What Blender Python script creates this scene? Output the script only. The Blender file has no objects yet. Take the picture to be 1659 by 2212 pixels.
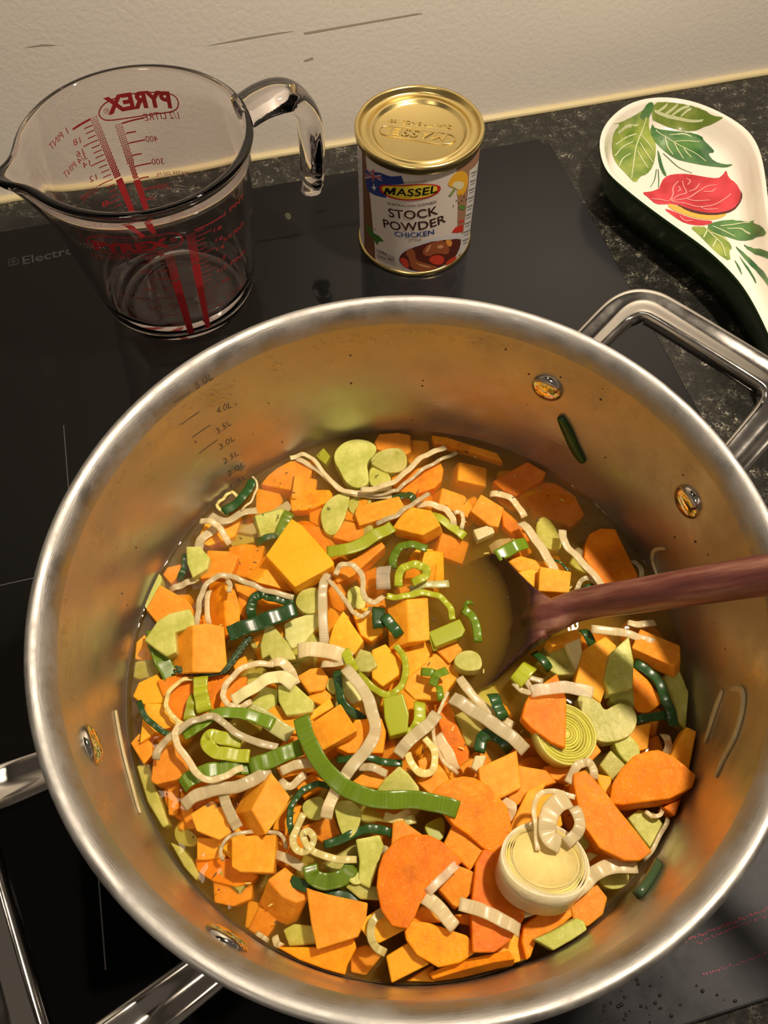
import bpy, bmesh, math, random
from mathutils import Vector, Matrix, noise
from mathutils.bvhtree import BVHTree
random.seed(7)
C = bpy.context.scene.collection
R = math.radians

# ---------------------------------------------------------------- camera
W, H = 1659, 2212
F = 1691.3
CAM = Vector((0, 0, 0.3748))
cam_data = bpy.data.cameras.new('camera')
cam = bpy.data.objects.new('camera', cam_data); C.objects.link(cam)
cam_data.sensor_fit = 'VERTICAL'; cam_data.sensor_height = 24.0
cam_data.lens = 24.0 * F / H; cam_data.clip_start = 0.01; cam_data.clip_end = 20
ROT = Matrix.Rotation(R(-14.6396), 3, 'Z') @ Matrix.Rotation(R(28.6245), 3, 'X') @ Matrix.Rotation(R(0.1026), 3, 'Z')
cam.matrix_world = Matrix.Translation(CAM) @ ROT.to_4x4()
bpy.context.scene.camera = cam

# ---------------------------------------------------------------- world, lights, exposure
sc = bpy.context.scene
sc.view_settings.view_transform = 'Standard'
sc.view_settings.look = 'None'
sc.view_settings.exposure = 0.55
sc.view_settings.gamma = 1.0
sc.view_settings.use_curve_mapping = False
world = bpy.data.worlds.new('world'); sc.world = world
world.use_nodes = True
world.node_tree.nodes['Background'].inputs[0].default_value = (1.0, 0.80, 0.62, 1)
world.node_tree.nodes['Background'].inputs[1].default_value = 0.07

def lamp(name, kind, loc, target, power, size, color):
    d = bpy.data.lights.new(name, kind); d.energy = power; d.color = color
    if kind == 'AREA': d.shape = 'DISK'; d.size = size
    else: d.shadow_soft_size = size
    o = bpy.data.objects.new(name, d); C.objects.link(o); o.location = loc
    o.rotation_euler = (Vector(target) - Vector(loc)).to_track_quat('-Z', 'Y').to_euler()
    return o
lamp('hood_lamp', 'AREA', (0.31, 0.20, 0.715), (0.16, 0.24, 0.0), 4.5, 0.04, (1.0, 0.83, 0.64))
lamp('hood_lamp', 'AREA', (-0.16, 0.20, 0.715), (0.05, 0.50, 0.15), 0.16, 0.10, (1.0, 0.83, 0.64))
lamp('fill_light', 'AREA', (-0.75, -0.95, 1.55), (0.0, 0.4, 0.1), 4.0, 0.35, (1.0, 0.84, 0.66))  # unseen soft fill, added to brighten the wall and the tin's front

sc.cycles.max_bounces = 12
sc.cycles.transparent_max_bounces = 24
sc.cycles.volume_bounces = 2
sc.cycles.sample_clamp_indirect = 3.0
sc.cycles.blur_glossy = 0.5

# ---------------------------------------------------------------- helpers
def ray(x, y):
    return (ROT @ Vector(((x - W/2)/F, -(y - H/2)/F, -1))).normalized()
def at(x, y, z):
    "photo pixel -> point on the horizontal plane at height z"
    d = ray(x, y); s = (z - CAM.z)/d.z
    return CAM + d*s

def mat(name, color=(.8,.8,.8), rough=.5, metal=0, **k):
    m = bpy.data.materials.new(name); m.use_nodes = True
    b = m.node_tree.nodes['Principled BSDF']
    b.inputs['Base Color'].default_value = (*color, 1)
    b.inputs['Roughness'].default_value = rough
    b.inputs['Metallic'].default_value = metal
    for n, v in k.items():
        b.inputs[n.replace('_', ' ')].default_value = v
    return m
def nodes(m): return m.node_tree.nodes, m.node_tree.links, m.node_tree.nodes['Principled BSDF']
def ramp(ns, stops):
    r = ns.new('ShaderNodeValToRGB'); e = r.color_ramp.elements
    while len(e) < len(stops): e.new(.5)
    for i, (p, c) in enumerate(stops):
        e[i].position = p; e[i].color = (*c, 1) if len(c) == 3 else c
    return r
def noise_tex(ns, ls, scale, detail=3, coord='Object', stretch=None, rough=.5):
    tc = ns.new('ShaderNodeTexCoord'); n = ns.new('ShaderNodeTexNoise')
    n.inputs['Scale'].default_value = scale; n.inputs['Detail'].default_value = detail
    n.inputs['Roughness'].default_value = rough
    if stretch:
        mp = ns.new('ShaderNodeMapping'); mp.inputs['Scale'].default_value = stretch
        ls.new(tc.outputs[coord], mp.inputs[0]); ls.new(mp.outputs[0], n.inputs['Vector'])
    else: ls.new(tc.outputs[coord], n.inputs['Vector'])
    return n
def add_bump(m, src, strength, dist):
    ns, ls, b = nodes(m); bp = ns.new('ShaderNodeBump')
    bp.inputs['Strength'].default_value = strength; bp.inputs['Distance'].default_value = dist
    ls.new(src, bp.inputs['Height']); ls.new(bp.outputs[0], b.inputs['Normal']); return bp

def mesh_obj(name, bm, m, parent=None, smooth=True, wn=False):
    me = bpy.data.meshes.new(name); bm.normal_update(); bm.to_mesh(me); bm.free()
    if smooth: me.polygons.foreach_set('use_smooth', [True]*len(me.polygons))
    me.materials.append(m)
    o = bpy.data.objects.new(name, me); C.objects.link(o)
    if parent: o.parent = parent
    if wn:
        w = o.modifiers.new('wn', 'WEIGHTED_NORMAL'); w.keep_sharp = True
    return o
def tag(o, label=None, cat=None, group=None, kind=None):
    if label: o['label'] = label
    if cat: o['category'] = cat
    if group: o['group'] = group
    if kind: o['kind'] = kind
    return o
def empty(name, loc, label, cat):
    o = bpy.data.objects.new(name, None); C.objects.link(o); o.location = loc
    o.empty_display_size = .01
    return tag(o, label, cat)
def local(o, parent):
    "keep world coordinates of mesh data built in world space under an Empty at loc"
    o.data.transform(Matrix.Translation(-parent.location)); o.parent = parent; return o

def box(bm, x0, x1, y0, y1, z0, z1):
    v = [bm.verts.new(p) for p in ((x0,y0,z0),(x1,y0,z0),(x1,y1,z0),(x0,y1,z0),(x0,y0,z1),(x1,y0,z1),(x1,y1,z1),(x0,y1,z1))]
    for f in ((0,3,2,1),(4,5,6,7),(0,1,5,4),(1,2,6,5),(2,3,7,6),(3,0,4,7)): bm.faces.new([v[i] for i in f])
def lathe(bm, prof, cx, cy, n=96, closed=False):
    rings = []
    for r, z in prof:
        if r < 1e-6: rings.append([bm.verts.new((cx, cy, z))])
        else: rings.append([bm.verts.new((cx + r*math.cos(2*math.pi*i/n), cy + r*math.sin(2*math.pi*i/n), z)) for i in range(n)])
    pairs = list(zip(rings, rings[1:]))
    if closed: pairs.append((rings[-1], rings[0]))
    for a, b in pairs:
        for i in range(n):
            j = (i+1) % n
            if len(a) == 1 and len(b) == 1: continue
            if len(a) == 1: bm.faces.new((a[0], b[j], b[i]))
            elif len(b) == 1: bm.faces.new((a[i], a[j], b[0]))
            else: bm.faces.new((a[i], a[j], b[j], b[i]))
    bmesh.ops.recalc_face_normals(bm, faces=bm.faces)
def crom(pts, n=6):
    "Catmull-Rom through the points"
    P = [Vector(p) for p in pts]
    if len(P) < 3:
        return [P[0].lerp(P[-1], i/n) for i in range(n+1)]
    P = [P[0]*2 - P[1]] + P + [P[-1]*2 - P[-2]]
    out = []
    for i in range(1, len(P)-2):
        p0, p1, p2, p3 = P[i-1:i+3]
        for k in range(n):
            t = k/n
            out.append(.5*((2*p1) + (p2-p0)*t + (2*p0-5*p1+4*p2-p3)*t*t + (3*p1-p0-3*p2+p3)*t**3))
    out.append(P[-2]); return out
def sweep(bm, path, section, up=Vector((0,0,1)), caps=True, scale=None):
    "section: list of (side, up) offsets; path: list of Vector"
    rings = []
    uv = bm.loops.layers.uv.verify()
    L = [0]
    for a, b in zip(path, path[1:]): L.append(L[-1] + (b-a).length)
    for i, p in enumerate(path):
        t = (path[min(i+1, len(path)-1)] - path[max(i-1, 0)]).normalized()
        s = t.cross(up).normalized(); u = s.cross(t)
        k = scale[i] if scale else 1
        rings.append([bm.verts.new(p + s*(a*k) + u*(b*k)) for a, b in section])
    m = len(section)
    for i, (a, b) in enumerate(zip(rings, rings[1:])):
        for j in range(m):
            k = (j+1) % m
            f = bm.faces.new((a[j], a[k], b[k], b[j]))
            for l, (uu, vv) in zip(f.loops, ((L[i], j), (L[i], j+1), (L[i+1], j+1), (L[i+1], j))): l[uv].uv = (uu*100, vv/m)
    if caps: bm.faces.new(rings[0][::-1]); bm.faces.new(rings[-1])
    bmesh.ops.recalc_face_normals(bm, faces=bm.faces)
def ell(a, b, n=12, p=2.0):
    out = []
    for i in range(n):
        t = 2*math.pi*i/n; c, s = math.cos(t), math.sin(t)
        out.append((a*math.copysign(abs(c)**(2/p), c), b*math.copysign(abs(s)**(2/p), s)))
    return out

# curved surfaces that carry print: (u, v) = (arc, height)
class Cone:
    def __init__(s, cx, cy, r0, z0, r1, z1, far=False, inside=False):
        s.cx, s.cy = cx, cy; s.b = (r1-r0)/(z1-z0); s.a = r0 - s.b*z0; s.far = far; s.rm = (r0+r1)/2
        s.inside = inside
        s.t0 = math.atan2((cy - CAM.y)*(1 if (far or inside) else -1), (cx - CAM.x)*(1 if (far or inside) else -1))
    def hit(s, x, y):
        d = ray(x, y); o = CAM - Vector((s.cx, s.cy, 0))
        a0 = s.a + s.b*o.z; a1 = s.b*d.z
        A = d.x**2 + d.y**2 - a1*a1; B = 2*(o.x*d.x + o.y*d.y - a0*a1); Cc = o.x**2 + o.y**2 - a0*a0
        D = max(B*B - 4*A*Cc, 0)**.5
        t = ((-B + D) if s.far else (-B - D))/(2*A)
        if t < 0: t = (-B + D)/(2*A)
        p = o + d*t
        th = (math.atan2(p.y, p.x) - s.t0 + math.pi) % (2*math.pi) - math.pi
        if s.inside: th = -th
        return (th*s.rm, p.z)
    def pos(s, u, v, off=0):
        th = (-u if s.inside else u)/s.rm + s.t0; r = s.a + s.b*v + (-off if s.inside else off)
        return Vector((s.cx + r*math.cos(th), s.cy + r*math.sin(th), v))
class Flat:
    def __init__(s, z): s.z = z
    def hit(s, x, y): p = at(x, y, s.z); return (p.x, p.y)
    def pos(s, u, v, off=0): return Vector((u, v, s.z + off))
class WallS:
    def __init__(s, y): s.y = y
    def hit(s, x, y): d = ray(x, y); p = CAM + d*((s.y - CAM.y)/d.y); return (p.x, p.z)
    def pos(s, u, v, off=0): return Vector((u, s.y - off, v))

def wrap(bm, surf, off, step=.003, thick=0):
    us = [v.co.x for v in bm.verts]; vs = [v.co.y for v in bm.verts]
    if step:
        for ax, lo, hi in ((0, min(us), max(us)), (1, min(vs), max(vs))):
            k = math.floor(lo/step) + 1
            while k*step < hi:
                co = [0, 0, 0]; co[ax] = k*step; no = [0, 0, 0]; no[ax] = 1
                bmesh.ops.bisect_plane(bm, geom=bm.verts[:] + bm.edges[:] + bm.faces[:], plane_co=co, plane_no=no)
                k += 1
    for v in bm.verts: v.co = surf.pos(v.co.x, v.co.y, off + v.co.z)
def decal(name, polys, surf, off, m, parent, smooth=0, step=.003):
    "flat print: polygons traced on a surface"
    bm = bmesh.new()
    for p in polys:
        q = [Vector((*surf.hit(*a), 0)) for a in p]
        if smooth: q = chaikin(q, smooth)
        bm.faces.new([bm.verts.new(a) for a in q])
    bmesh.ops.triangulate(bm, faces=bm.faces[:])
    wrap(bm, surf, off, step)
    return local(mesh_obj(name, bm, m), parent)
def chaikin(q, n=2, sharp=None):
    q = list(q); sharp = list(sharp or [False]*len(q))
    for _ in range(n):
        o, s = [], []
        for i in range(len(q)):
            a, b, c = q[i-1], q[i], q[(i+1) % len(q)]
            if sharp[i]: o.append(b); s.append(True)
            else: o += [b.lerp(a, .25), b.lerp(c, .25)]; s += [False, False]
        q, sharp = o, s
    return q
def text(name, s, left, right, height, surf, off, m, parent, bold=0.0, shear=0.0, step=None, mirror_ok=False, extrude=0):
    "lettering from pixel `left` to pixel `right` along the baseline, letters `height` metres tall"
    cu = bpy.data.curves.new('t', 'FONT'); cu.body = s; cu.offset = bold; cu.shear = shear; cu.extrude = 0
    cu.resolution_u = 3
    o = bpy.data.objects.new('t', cu); C.objects.link(o)
    bpy.context.view_layer.update()
    me = bpy.data.meshes.new_from_object(o); C.objects.unlink(o); bpy.data.objects.remove(o)
    bm = bmesh.new(); bm.from_mesh(me); bpy.data.meshes.remove(me)
    bmesh.ops.triangulate(bm, faces=bm.faces[:])
    if extrude:
        r = bmesh.ops.extrude_face_region(bm, geom=bm.faces[:])
        for v in r['geom']:
            if isinstance(v, bmesh.types.BMVert): v.co.z = extrude
    x0 = min(v.co.x for v in bm.verts); x1 = max(v.co.x for v in bm.verts)
    a = Vector(surf.hit(*left)); b = Vector(surf.hit(*right)); d = b - a
    k = d.length/(x1 - x0); h = height/.7; n = Vector((-d.y, d.x)).normalized(); e = d.normalized()
    for v in bm.verts:
        q = a + e*((v.co.x - x0)*k) + n*(v.co.y*h); v.co = Vector((q.x, q.y, v.co.z))
    wrap(bm, surf, off, step)
    ob = mesh_obj(name, bm, m, smooth=False)
    return local(ob, parent)
# ---------------------------------------------------------------- materials
PX, PY = 0.036, 0.0981          # pot centre
SOUP = 0.0529                   # broth level
RIM = 0.1387                    # pot rim height
WALLY = 0.5097

m_wall = mat('wall_paint', (.74,.70,.63), .6)
ns, ls, b = nodes(m_wall)
n = noise_tex(ns, ls, 330, 4); add_bump(m_wall, n.outputs['Fac'], .32, .0008)
m_caulk = mat('yellowed_sealant', (.62,.53,.30), .45)
m_scuff = mat('grey_scuff', (.38,.33,.27), .8)

m_granite = mat('black_granite', (.02,.02,.02), .28)
ns, ls, b = nodes(m_granite)
tc = ns.new('ShaderNodeTexCoord'); vo = ns.new('ShaderNodeTexVoronoi'); vo.inputs['Scale'].default_value = 900
ls.new(tc.outputs['Object'], vo.inputs['Vector'])
r1 = ramp(ns, [(0, (.008,.008,.007)), (.45, (.03,.029,.024)), (.75, (.085,.080,.064)), (1, (.30,.28,.22))])
sep = ns.new('ShaderNodeSeparateColor'); ls.new(vo.outputs['Color'], sep.inputs[0]); 
n = noise_tex(ns, ls, 120, 5); mx = ns.new('ShaderNodeMath'); mx.operation = 'MULTIPLY'
r2 = ramp(ns, [(.40, (.25,)*3), (.66, (1.0,)*3)]); ls.new(n.outputs['Fac'], r2.inputs[0])
ls.new(sep.outputs[0], mx.inputs[0]); ls.new(r2.outputs[0], mx.inputs[1]); ls.new(mx.outputs[0], r1.inputs[0])
ls.new(r1.outputs[0], b.inputs['Base Color'])

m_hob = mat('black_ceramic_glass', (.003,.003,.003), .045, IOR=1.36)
ns, ls, b = nodes(m_hob)
# dried smears in a matt film; front right grey stands in for brighter reflection
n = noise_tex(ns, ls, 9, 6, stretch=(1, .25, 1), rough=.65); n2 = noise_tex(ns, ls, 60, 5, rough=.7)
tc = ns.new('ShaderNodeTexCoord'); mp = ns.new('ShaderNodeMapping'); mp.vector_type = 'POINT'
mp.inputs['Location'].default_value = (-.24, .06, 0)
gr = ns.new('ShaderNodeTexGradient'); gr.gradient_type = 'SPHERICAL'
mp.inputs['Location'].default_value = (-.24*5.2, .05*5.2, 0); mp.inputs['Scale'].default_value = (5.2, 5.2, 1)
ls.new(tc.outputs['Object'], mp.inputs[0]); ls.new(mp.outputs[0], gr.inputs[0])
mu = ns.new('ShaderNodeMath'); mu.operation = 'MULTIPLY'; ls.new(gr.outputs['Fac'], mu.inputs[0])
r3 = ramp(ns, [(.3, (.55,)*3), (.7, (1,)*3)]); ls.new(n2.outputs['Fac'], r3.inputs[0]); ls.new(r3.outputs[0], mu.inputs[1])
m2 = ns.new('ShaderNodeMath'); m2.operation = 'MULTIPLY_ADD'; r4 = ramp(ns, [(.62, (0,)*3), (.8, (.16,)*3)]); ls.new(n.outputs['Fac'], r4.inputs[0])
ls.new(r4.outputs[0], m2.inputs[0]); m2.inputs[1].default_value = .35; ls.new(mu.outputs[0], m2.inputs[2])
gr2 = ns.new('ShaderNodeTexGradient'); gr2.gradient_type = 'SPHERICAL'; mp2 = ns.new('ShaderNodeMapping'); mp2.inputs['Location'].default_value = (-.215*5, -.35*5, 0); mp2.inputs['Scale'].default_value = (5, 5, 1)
ls.new(tc.outputs['Object'], mp2.inputs[0]); ls.new(mp2.outputs[0], gr2.inputs[0]); m4 = ns.new('ShaderNodeMath'); m4.operation = 'MULTIPLY_ADD'; ls.new(gr2.outputs['Fac'], m4.inputs[0]); m4.inputs[1].default_value = .14; ls.new(m2.outputs[0], m4.inputs[2]); m2 = m4  # right back of the glass painted lighter, in place of a brighter reflection
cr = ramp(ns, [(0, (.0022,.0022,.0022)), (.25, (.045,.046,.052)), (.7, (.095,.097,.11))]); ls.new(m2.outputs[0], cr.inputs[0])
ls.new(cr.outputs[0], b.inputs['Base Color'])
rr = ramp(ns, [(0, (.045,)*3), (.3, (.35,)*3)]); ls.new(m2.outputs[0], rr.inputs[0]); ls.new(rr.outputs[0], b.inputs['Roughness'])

m_print_grey = mat('grey_print', (.06,.06,.065), .5)
m_print_dim = mat('dim_grey_print', (.035,.035,.037), .5)
m_print_red = mat('red_dotted_print', (.30,.05,.08), .5)
m_crumb = mat('tan_crumb', (.30,.15,.05), .7)

def steel(name, col, rough, bump=.0, scale=900, stretch=(1,1,1)):
    m = mat(name, col, rough, 1.0); ns, ls, b = nodes(m)
    n = noise_tex(ns, ls, scale, 4, stretch=stretch)
    if bump: add_bump(m, n.outputs['Fac'], bump, .0002)
    n2 = noise_tex(ns, ls, 45, 5, rough=.65)
    r = ramp(ns, [(.35, (rough*.75,)*3), (.7, (min(rough*1.5, 1),)*3)]); ls.new(n2.outputs['Fac'], r.inputs[0]); ls.new(r.outputs[0], b.inputs['Roughness'])
    return m
m_steel_in = steel('brushed_steel_inside', (.47,.445,.40), .36, .3, 60, (1,1,30))
ns, ls, b = nodes(m_steel_in); tg = ns.new('ShaderNodeTangent'); tg.direction_type = 'RADIAL'; tg.axis = 'Z'; ls.new(tg.outputs[0], b.inputs['Tangent']); b.inputs['Anisotropic'].default_value = .7; b.inputs['Metallic'].default_value = .86
m_steel_rim = steel('satin_steel_rim', (.43,.42,.40), .5, .3, 200, (1,1,12))
m_steel_out = steel('polished_steel', (.66,.64,.61), .13, .05, 300)
m_rivet = mat('polished_rivet', (.75,.70,.62), .08, 1.0)
m_mark = mat('etched_mark', (.10,.085,.07), .6)
m_drop = bpy.data.materials.new('water_drop'); m_drop.use_nodes = True
ns = m_drop.node_tree.nodes; ls = m_drop.node_tree.links; ns.clear()
_o = ns.new('ShaderNodeOutputMaterial'); _t = ns.new('ShaderNodeBsdfTransparent'); _t.inputs[0].default_value = (.97,.96,.94,1); _g = ns.new('ShaderNodeBsdfGlossy'); _g.inputs['Roughness'].default_value = .03
_f = ns.new('ShaderNodeFresnel'); _f.inputs[0].default_value = 1.9; _m = ns.new('ShaderNodeMixShader')
_b = ns.new('ShaderNodeNewGeometry'); _s = ns.new('ShaderNodeMath'); _s.operation = 'SUBTRACT'; _s.inputs[0].default_value = 1; ls.new(_b.outputs['Backfacing'], _s.inputs[1]); _p = ns.new('ShaderNodeMath'); _p.operation = 'MULTIPLY'; ls.new(_f.outputs[0], _p.inputs[0]); ls.new(_s.outputs[0], _p.inputs[1]); ls.new(_p.outputs[0], _m.inputs[0]); ls.new(_t.outputs[0], _m.inputs[1]); ls.new(_g.outputs[0], _m.inputs[2]); ls.new(_m.outputs[0], _o.inputs[0])

m_glass = mat('jug_glass', (.955,.905,.895), .0, IOR=1.47, Transmission_Weight=1.0)
m_red = mat('red_jug_print', (.52,.03,.035), .45)
m_red_light = mat('faded_red_jug_print', (.50,.10,.10), .5)

m_gold = mat('gold_lacquered_tin', (.73,.58,.24), .24, 1.0)
ns, ls, b = nodes(m_gold); n = noise_tex(ns, ls, 700, 3); add_bump(m_gold, n.outputs['Fac'], .12, .0002)

# ---------------------------------------------------------------- setting
bm = bmesh.new(); box(bm, -1.3, 1.5, WALLY, WALLY+.08, -.1, 1.3)
wall = tag(mesh_obj('wall_back', bm, m_wall, smooth=False), kind='structure')
bm = bmesh.new()
path = [Vector((x, WALLY-.0012+random.uniform(-.0003,.0003), -.0035+random.uniform(-.0002,.0002))) for x in [(-1.3+i*.04) for i in range(71)]]
sweep(bm, path, ell(.0030,.0026,8)); tag(mesh_obj('trim_1', bm, m_caulk), kind='structure')
ws = WallS(WALLY)
decal('scuff', [[(440,100),(520,83),(600,70),(640,66),(600,73),(520,87)]], ws, .0002, m_scuff, wall)
decal('scuff', [[(655,70),(760,52),(900,28),(915,29),(760,56),(660,74)]], ws, .0002, m_scuff, wall)
decal('scuff', [[(50,103),(90,95),(125,97),(90,99)]], ws, .0002, m_scuff, wall)
decal('scuff', [[(655,130),(675,123),(678,127),(660,133)]], ws, .0002, m_scuff, wall)

counter = empty('countertop', (0,0,-.034), 'speckled black granite countertop along the pale wall', 'countertop')
bm = bmesh.new(); box(bm, -1.3, 1.5, -.13, WALLY, -.034, -.004); bmesh.ops.bevel(bm, geom=[e for e in bm.edges if abs(e.verts[0].co.y+.13)<1e-4 and abs(e.verts[1].co.y+.13)<1e-4], offset=.003, segments=3, affect='EDGES')
local(mesh_obj('slab', bm, m_granite, smooth=False), counter)
bm = bmesh.new(); box(bm, -1.3, 1.5, -.11, WALLY-.02, -.9, -.034)
cab = tag(mesh_obj('base_cabinet', bm, mat('white_cabinet', (.55,.5,.43), .5), smooth=False), 'pale base cabinet carrying the granite countertop', 'cabinet')

# unseen range hood, added to darken the hob's reflections; carries the two lamps
hood = empty('added_range_hood', (.08, .27, .73), 'dark steel range hood added out of view above the hob to darken its reflections', 'range hood')
m_hood = mat('dark_hood_steel', (.05,.048,.045), .4, .6)
bm = bmesh.new(); box(bm, -.36, .52, .03, WALLY-.002, .73, .80); bmesh.ops.bevel(bm, geom=bm.edges[:], offset=.006, segments=2, affect='EDGES')
local(mesh_obj('canopy', bm, m_hood, wn=True), hood)
bm = bmesh.new(); box(bm, -.06, .22, .25, WALLY-.004, .80, 1.3); local(mesh_obj('chimney', bm, m_hood, smooth=False), hood)
for hx, hy in ((.31,.20),(-.16,.20)):
    bm = bmesh.new(); lathe(bm, [(.034,.7302),(.036,.7275),(.040,.7275),(.041,.7302)], hx, hy, 32, closed=True); local(mesh_obj('lamp_ring', bm, m_rivet), hood)

# hob
HX0, HX1, HY0, HY1 = -.5, .2479, -.0601, .473
hob = empty('induction_hob', (0,0,-.004), 'black glass induction hob under the steel pot, jug and tin', 'hob')
bm = bmesh.new(); box(bm, HX0, HX1, HY0, HY1, -.0042, 0)
bmesh.ops.bevel(bm, geom=[e for e in bm.edges if abs(e.verts[0].co.z-e.verts[1].co.z) > .001], offset=.006, segments=5, affect='EDGES')
bmesh.ops.bevel(bm, geom=[e for e in bm.edges if e.verts[0].co.z > -.001 and e.verts[1].co.z > -.001 and len(e.link_faces)==2 and abs(e.link_faces[0].normal.z-e.link_faces[1].normal.z)>.5], offset=.0009, segments=3, affect='EDGES')
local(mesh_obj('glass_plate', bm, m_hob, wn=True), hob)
hs = Flat(0)
def hline(name, x0, y0, x1, y1, w, m=m_print_grey):
    bm = bmesh.new(); d = Vector((x1-x0, y1-y0, 0)); s = Vector((-d.y, d.x, 0)).normalized()*w/2; a = Vector((x0,y0,.00012)); c = Vector((x1,y1,.00012))
    bm.faces.new([bm.verts.new(p) for p in (a-s, c-s, c+s, a+s)]); return local(mesh_obj(name, bm, m, smooth=False), hob)
hline('zone_line', -.1138, .300, -.1138, .150, .0006)
hline('zone_line', -.1138, .085, -.1138, .018, .0006)
hline('zone_line', -.20, .2058, -.1180, .2058, .0006)
text('maker_lettering', 'Electrolux', (50,572), (212,536), .0075, hs, .00012, m_print_grey, hob, bold=.012)
p = hs.hit(29, 565); 
decal('maker_emblem', [[(17,560),(19,575),(22,574),(20,560)],[(19,560),(39,555),(39,558),(19,563)],[(36,556),(39,555),(42,570),(39,571)],[(20,573),(40,568),(41,571),(21,576)],[(22,564),(36,562),(29,570)]], hs, .00012, m_print_dim, hob)
bm = bmesh.new()
for (x0,y0,x1,y1,k) in ((1480,2032,1659,1963,42),(1520,2105,1659,2060,22),(1659,1975,1500,2040,30)):
    for i in range(k):
        t = i/k + random.uniform(-.008,.008); q = at(x0+(x1-x0)*t, y0+(y1-y0)*t+random.uniform(-3,3), 0); r = random.uniform(.00022,.0005)
        bm.faces.new([bm.verts.new((q.x+r*math.cos(a), q.y+r*math.sin(a), .0002)) for a in [j*math.pi/3 for j in range(6)]])
tag(local(mesh_obj('dotted_zone_mark', bm, m_print_red, smooth=False), hob), kind='stuff')
bm = bmesh.new()
for i in range(46):
    q = at(random.choice((random.gauss(1350,45), random.gauss(1560,60), random.gauss(1400,60))), random.gauss(2165,35), 0); r = random.uniform(.0003,.0010)
    if (q.x-PX)**2+(q.y-PY)**2 < .122**2 or q.y < HY0+.002 or q.x > HX1-.003: continue
    bmesh.ops.create_icosphere(bm, subdivisions=1, radius=r, matrix=Matrix.Translation((q.x, q.y, .0003)) @ Matrix.Diagonal((1, random.uniform(.5,1), .35, 1)))
tag(local(mesh_obj('burnt_crumbs', bm, mat('burnt_black', (.006,.005,.004), .6)), hob), kind='stuff')
# smudges on the glass behind
for nm, px, py, r in (('grease_spot', 622, 467, .0028), ('grease_spot', 175, 540, .0012)):
    bm = bmesh.new(); q = at(px, py, 0); bmesh.ops.create_icosphere(bm, subdivisions=2, radius=r, matrix=Matrix.Translation((q.x, q.y, 0)) @ Matrix.Diagonal((.8, 1.3, .08, 1)))
    local(mesh_obj(nm, bm, mat('grease', (.05,.045,.035), .3)), hob)
q = at(1445, 540, -.004); bm = bmesh.new(); bmesh.ops.create_icosphere(bm, subdivisions=2, radius=.0028, matrix=Matrix.Translation((q.x, q.y, -.0035)) @ Matrix.Rotation(-.9,4,'Z') @ Matrix.Diagonal((1.4,.6,.35,1)))
for v in bm.verts: v.co += noise.noise_vector(v.co*600)*.0005
tag(mesh_obj('food_crumb', bm, m_crumb), 'tiny tan food crumb on the granite in the spoon rest\'s shadow', 'crumb')

# ---------------------------------------------------------------- pot
RI = .1185
pot = empty('stock_pot', (PX, PY, 0), 'wide brushed stainless steel stock pot full of vegetable soup on the hob', 'pot')
bm = bmesh.new()
lathe(bm, [(0,.0045),(RI-.010,.0045),(RI-.004,.0062),(RI-.0008,.012),(RI,.020),(RI,.1290)], PX, PY, 160)
local(mesh_obj('inner_wall', bm, m_steel_in), pot)
bm = bmesh.new()
lathe(bm, [(RI,.1290),(RI+.0004,.1320),(RI+.0016,.1352),(RI+.0034,.1376),(RI+.0052,.1387),(RI+.0066,.1385),(RI+.0074,.1372),(RI+.0070,.1352),(RI+.0034,.1325)], PX, PY, 160)
local(mesh_obj('rolled_rim', bm, m_steel_rim), pot)
bm = bmesh.new()
lathe(bm, [(RI+.0034,.1325),(RI+.0032,.018),(RI+.001,.009),(RI-.006,.0025),(RI-.014,.0006),(0,.0006)], PX, PY, 160)
local(mesh_obj('outer_wall', bm, m_steel_out), pot)
def polar(rad, ang, z): return Vector((PX + rad*math.cos(ang), PY + rad*math.sin(ang), z))
def rivet(parent, px, py):
    u, v = potin.hit(px, py); c = potin.pos(u, v); nrm = Vector((PX, PY, c.z)) - c; nrm.normalize()
    bm = bmesh.new(); lathe(bm, [(.0072,-.0002),(.0072,.0008),(.0064,.0018),(.0044,.0026),(.002,.0029),(0,.003)], 0, 0, 32)
    bmesh.ops.transform(bm, matrix=Matrix.Translation(c) @ nrm.to_track_quat('Z','Y').to_matrix().to_4x4(), verts=bm.verts)
    ro = local(mesh_obj('rivet', bm, m_rivet), pot); ro.parent = parent; return c
potin = Cone(PX, PY, RI, 0, RI, .13, far=True, inside=True)
class InWall(Cone):
    "the inside wall: nearest hit that faces the camera is always the far one"
    pass
def pot_handle(a1, a2, z0, z1, cornerpts):
    h = bpy.data.objects.new('loop_handle', None)
    pts = [polar(RI+.003, a1, z0)] + cornerpts + [polar(RI+.003, a2, z0)]
    # rounded corners
    path = [pts[0]]
    for i in range(1, len(pts)-1):
        a, bq, c = pts[i-1], pts[i], pts[i+1]
        p = bq.lerp(a, min(.5, .014/(a-bq).length)); q = bq.lerp(c, min(.5, .014/(c-bq).length))
        if i == 1: path += [pts[0].lerp(p, k/4) for k in range(1,4)]
        path += [p.lerp(bq, t).lerp(bq.lerp(q, t), t) for t in [k/6 for k in range(7)]]
    path += [path[-1].lerp(pts[-1], k/4) for k in range(1,5)]
    bm = bmesh.new()
    sec = [(-.0085,-.002),(-.0075,-.0042),(-.003,-.0052),(.003,-.0052),(.0075,-.0042),(.0085,-.002),(.0085,.002),(.0070,.0040),(.0035,.0031),(0,.0020),(-.0035,.0031),(-.0070,.0040),(-.0085,.002)]
    n = len(path); sweep(bm, path, sec, scale=[.78 + .22*min(1, 1.6*min(i, n-1-i)/(n/2)) for i in range(n)])
    o = mesh_obj('loop_handle', bm, m_steel_out); sb = o.modifiers.new('s', 'SUBSURF'); sb.levels = 1; sb.render_levels = 2
    return local(o, pot)
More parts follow.
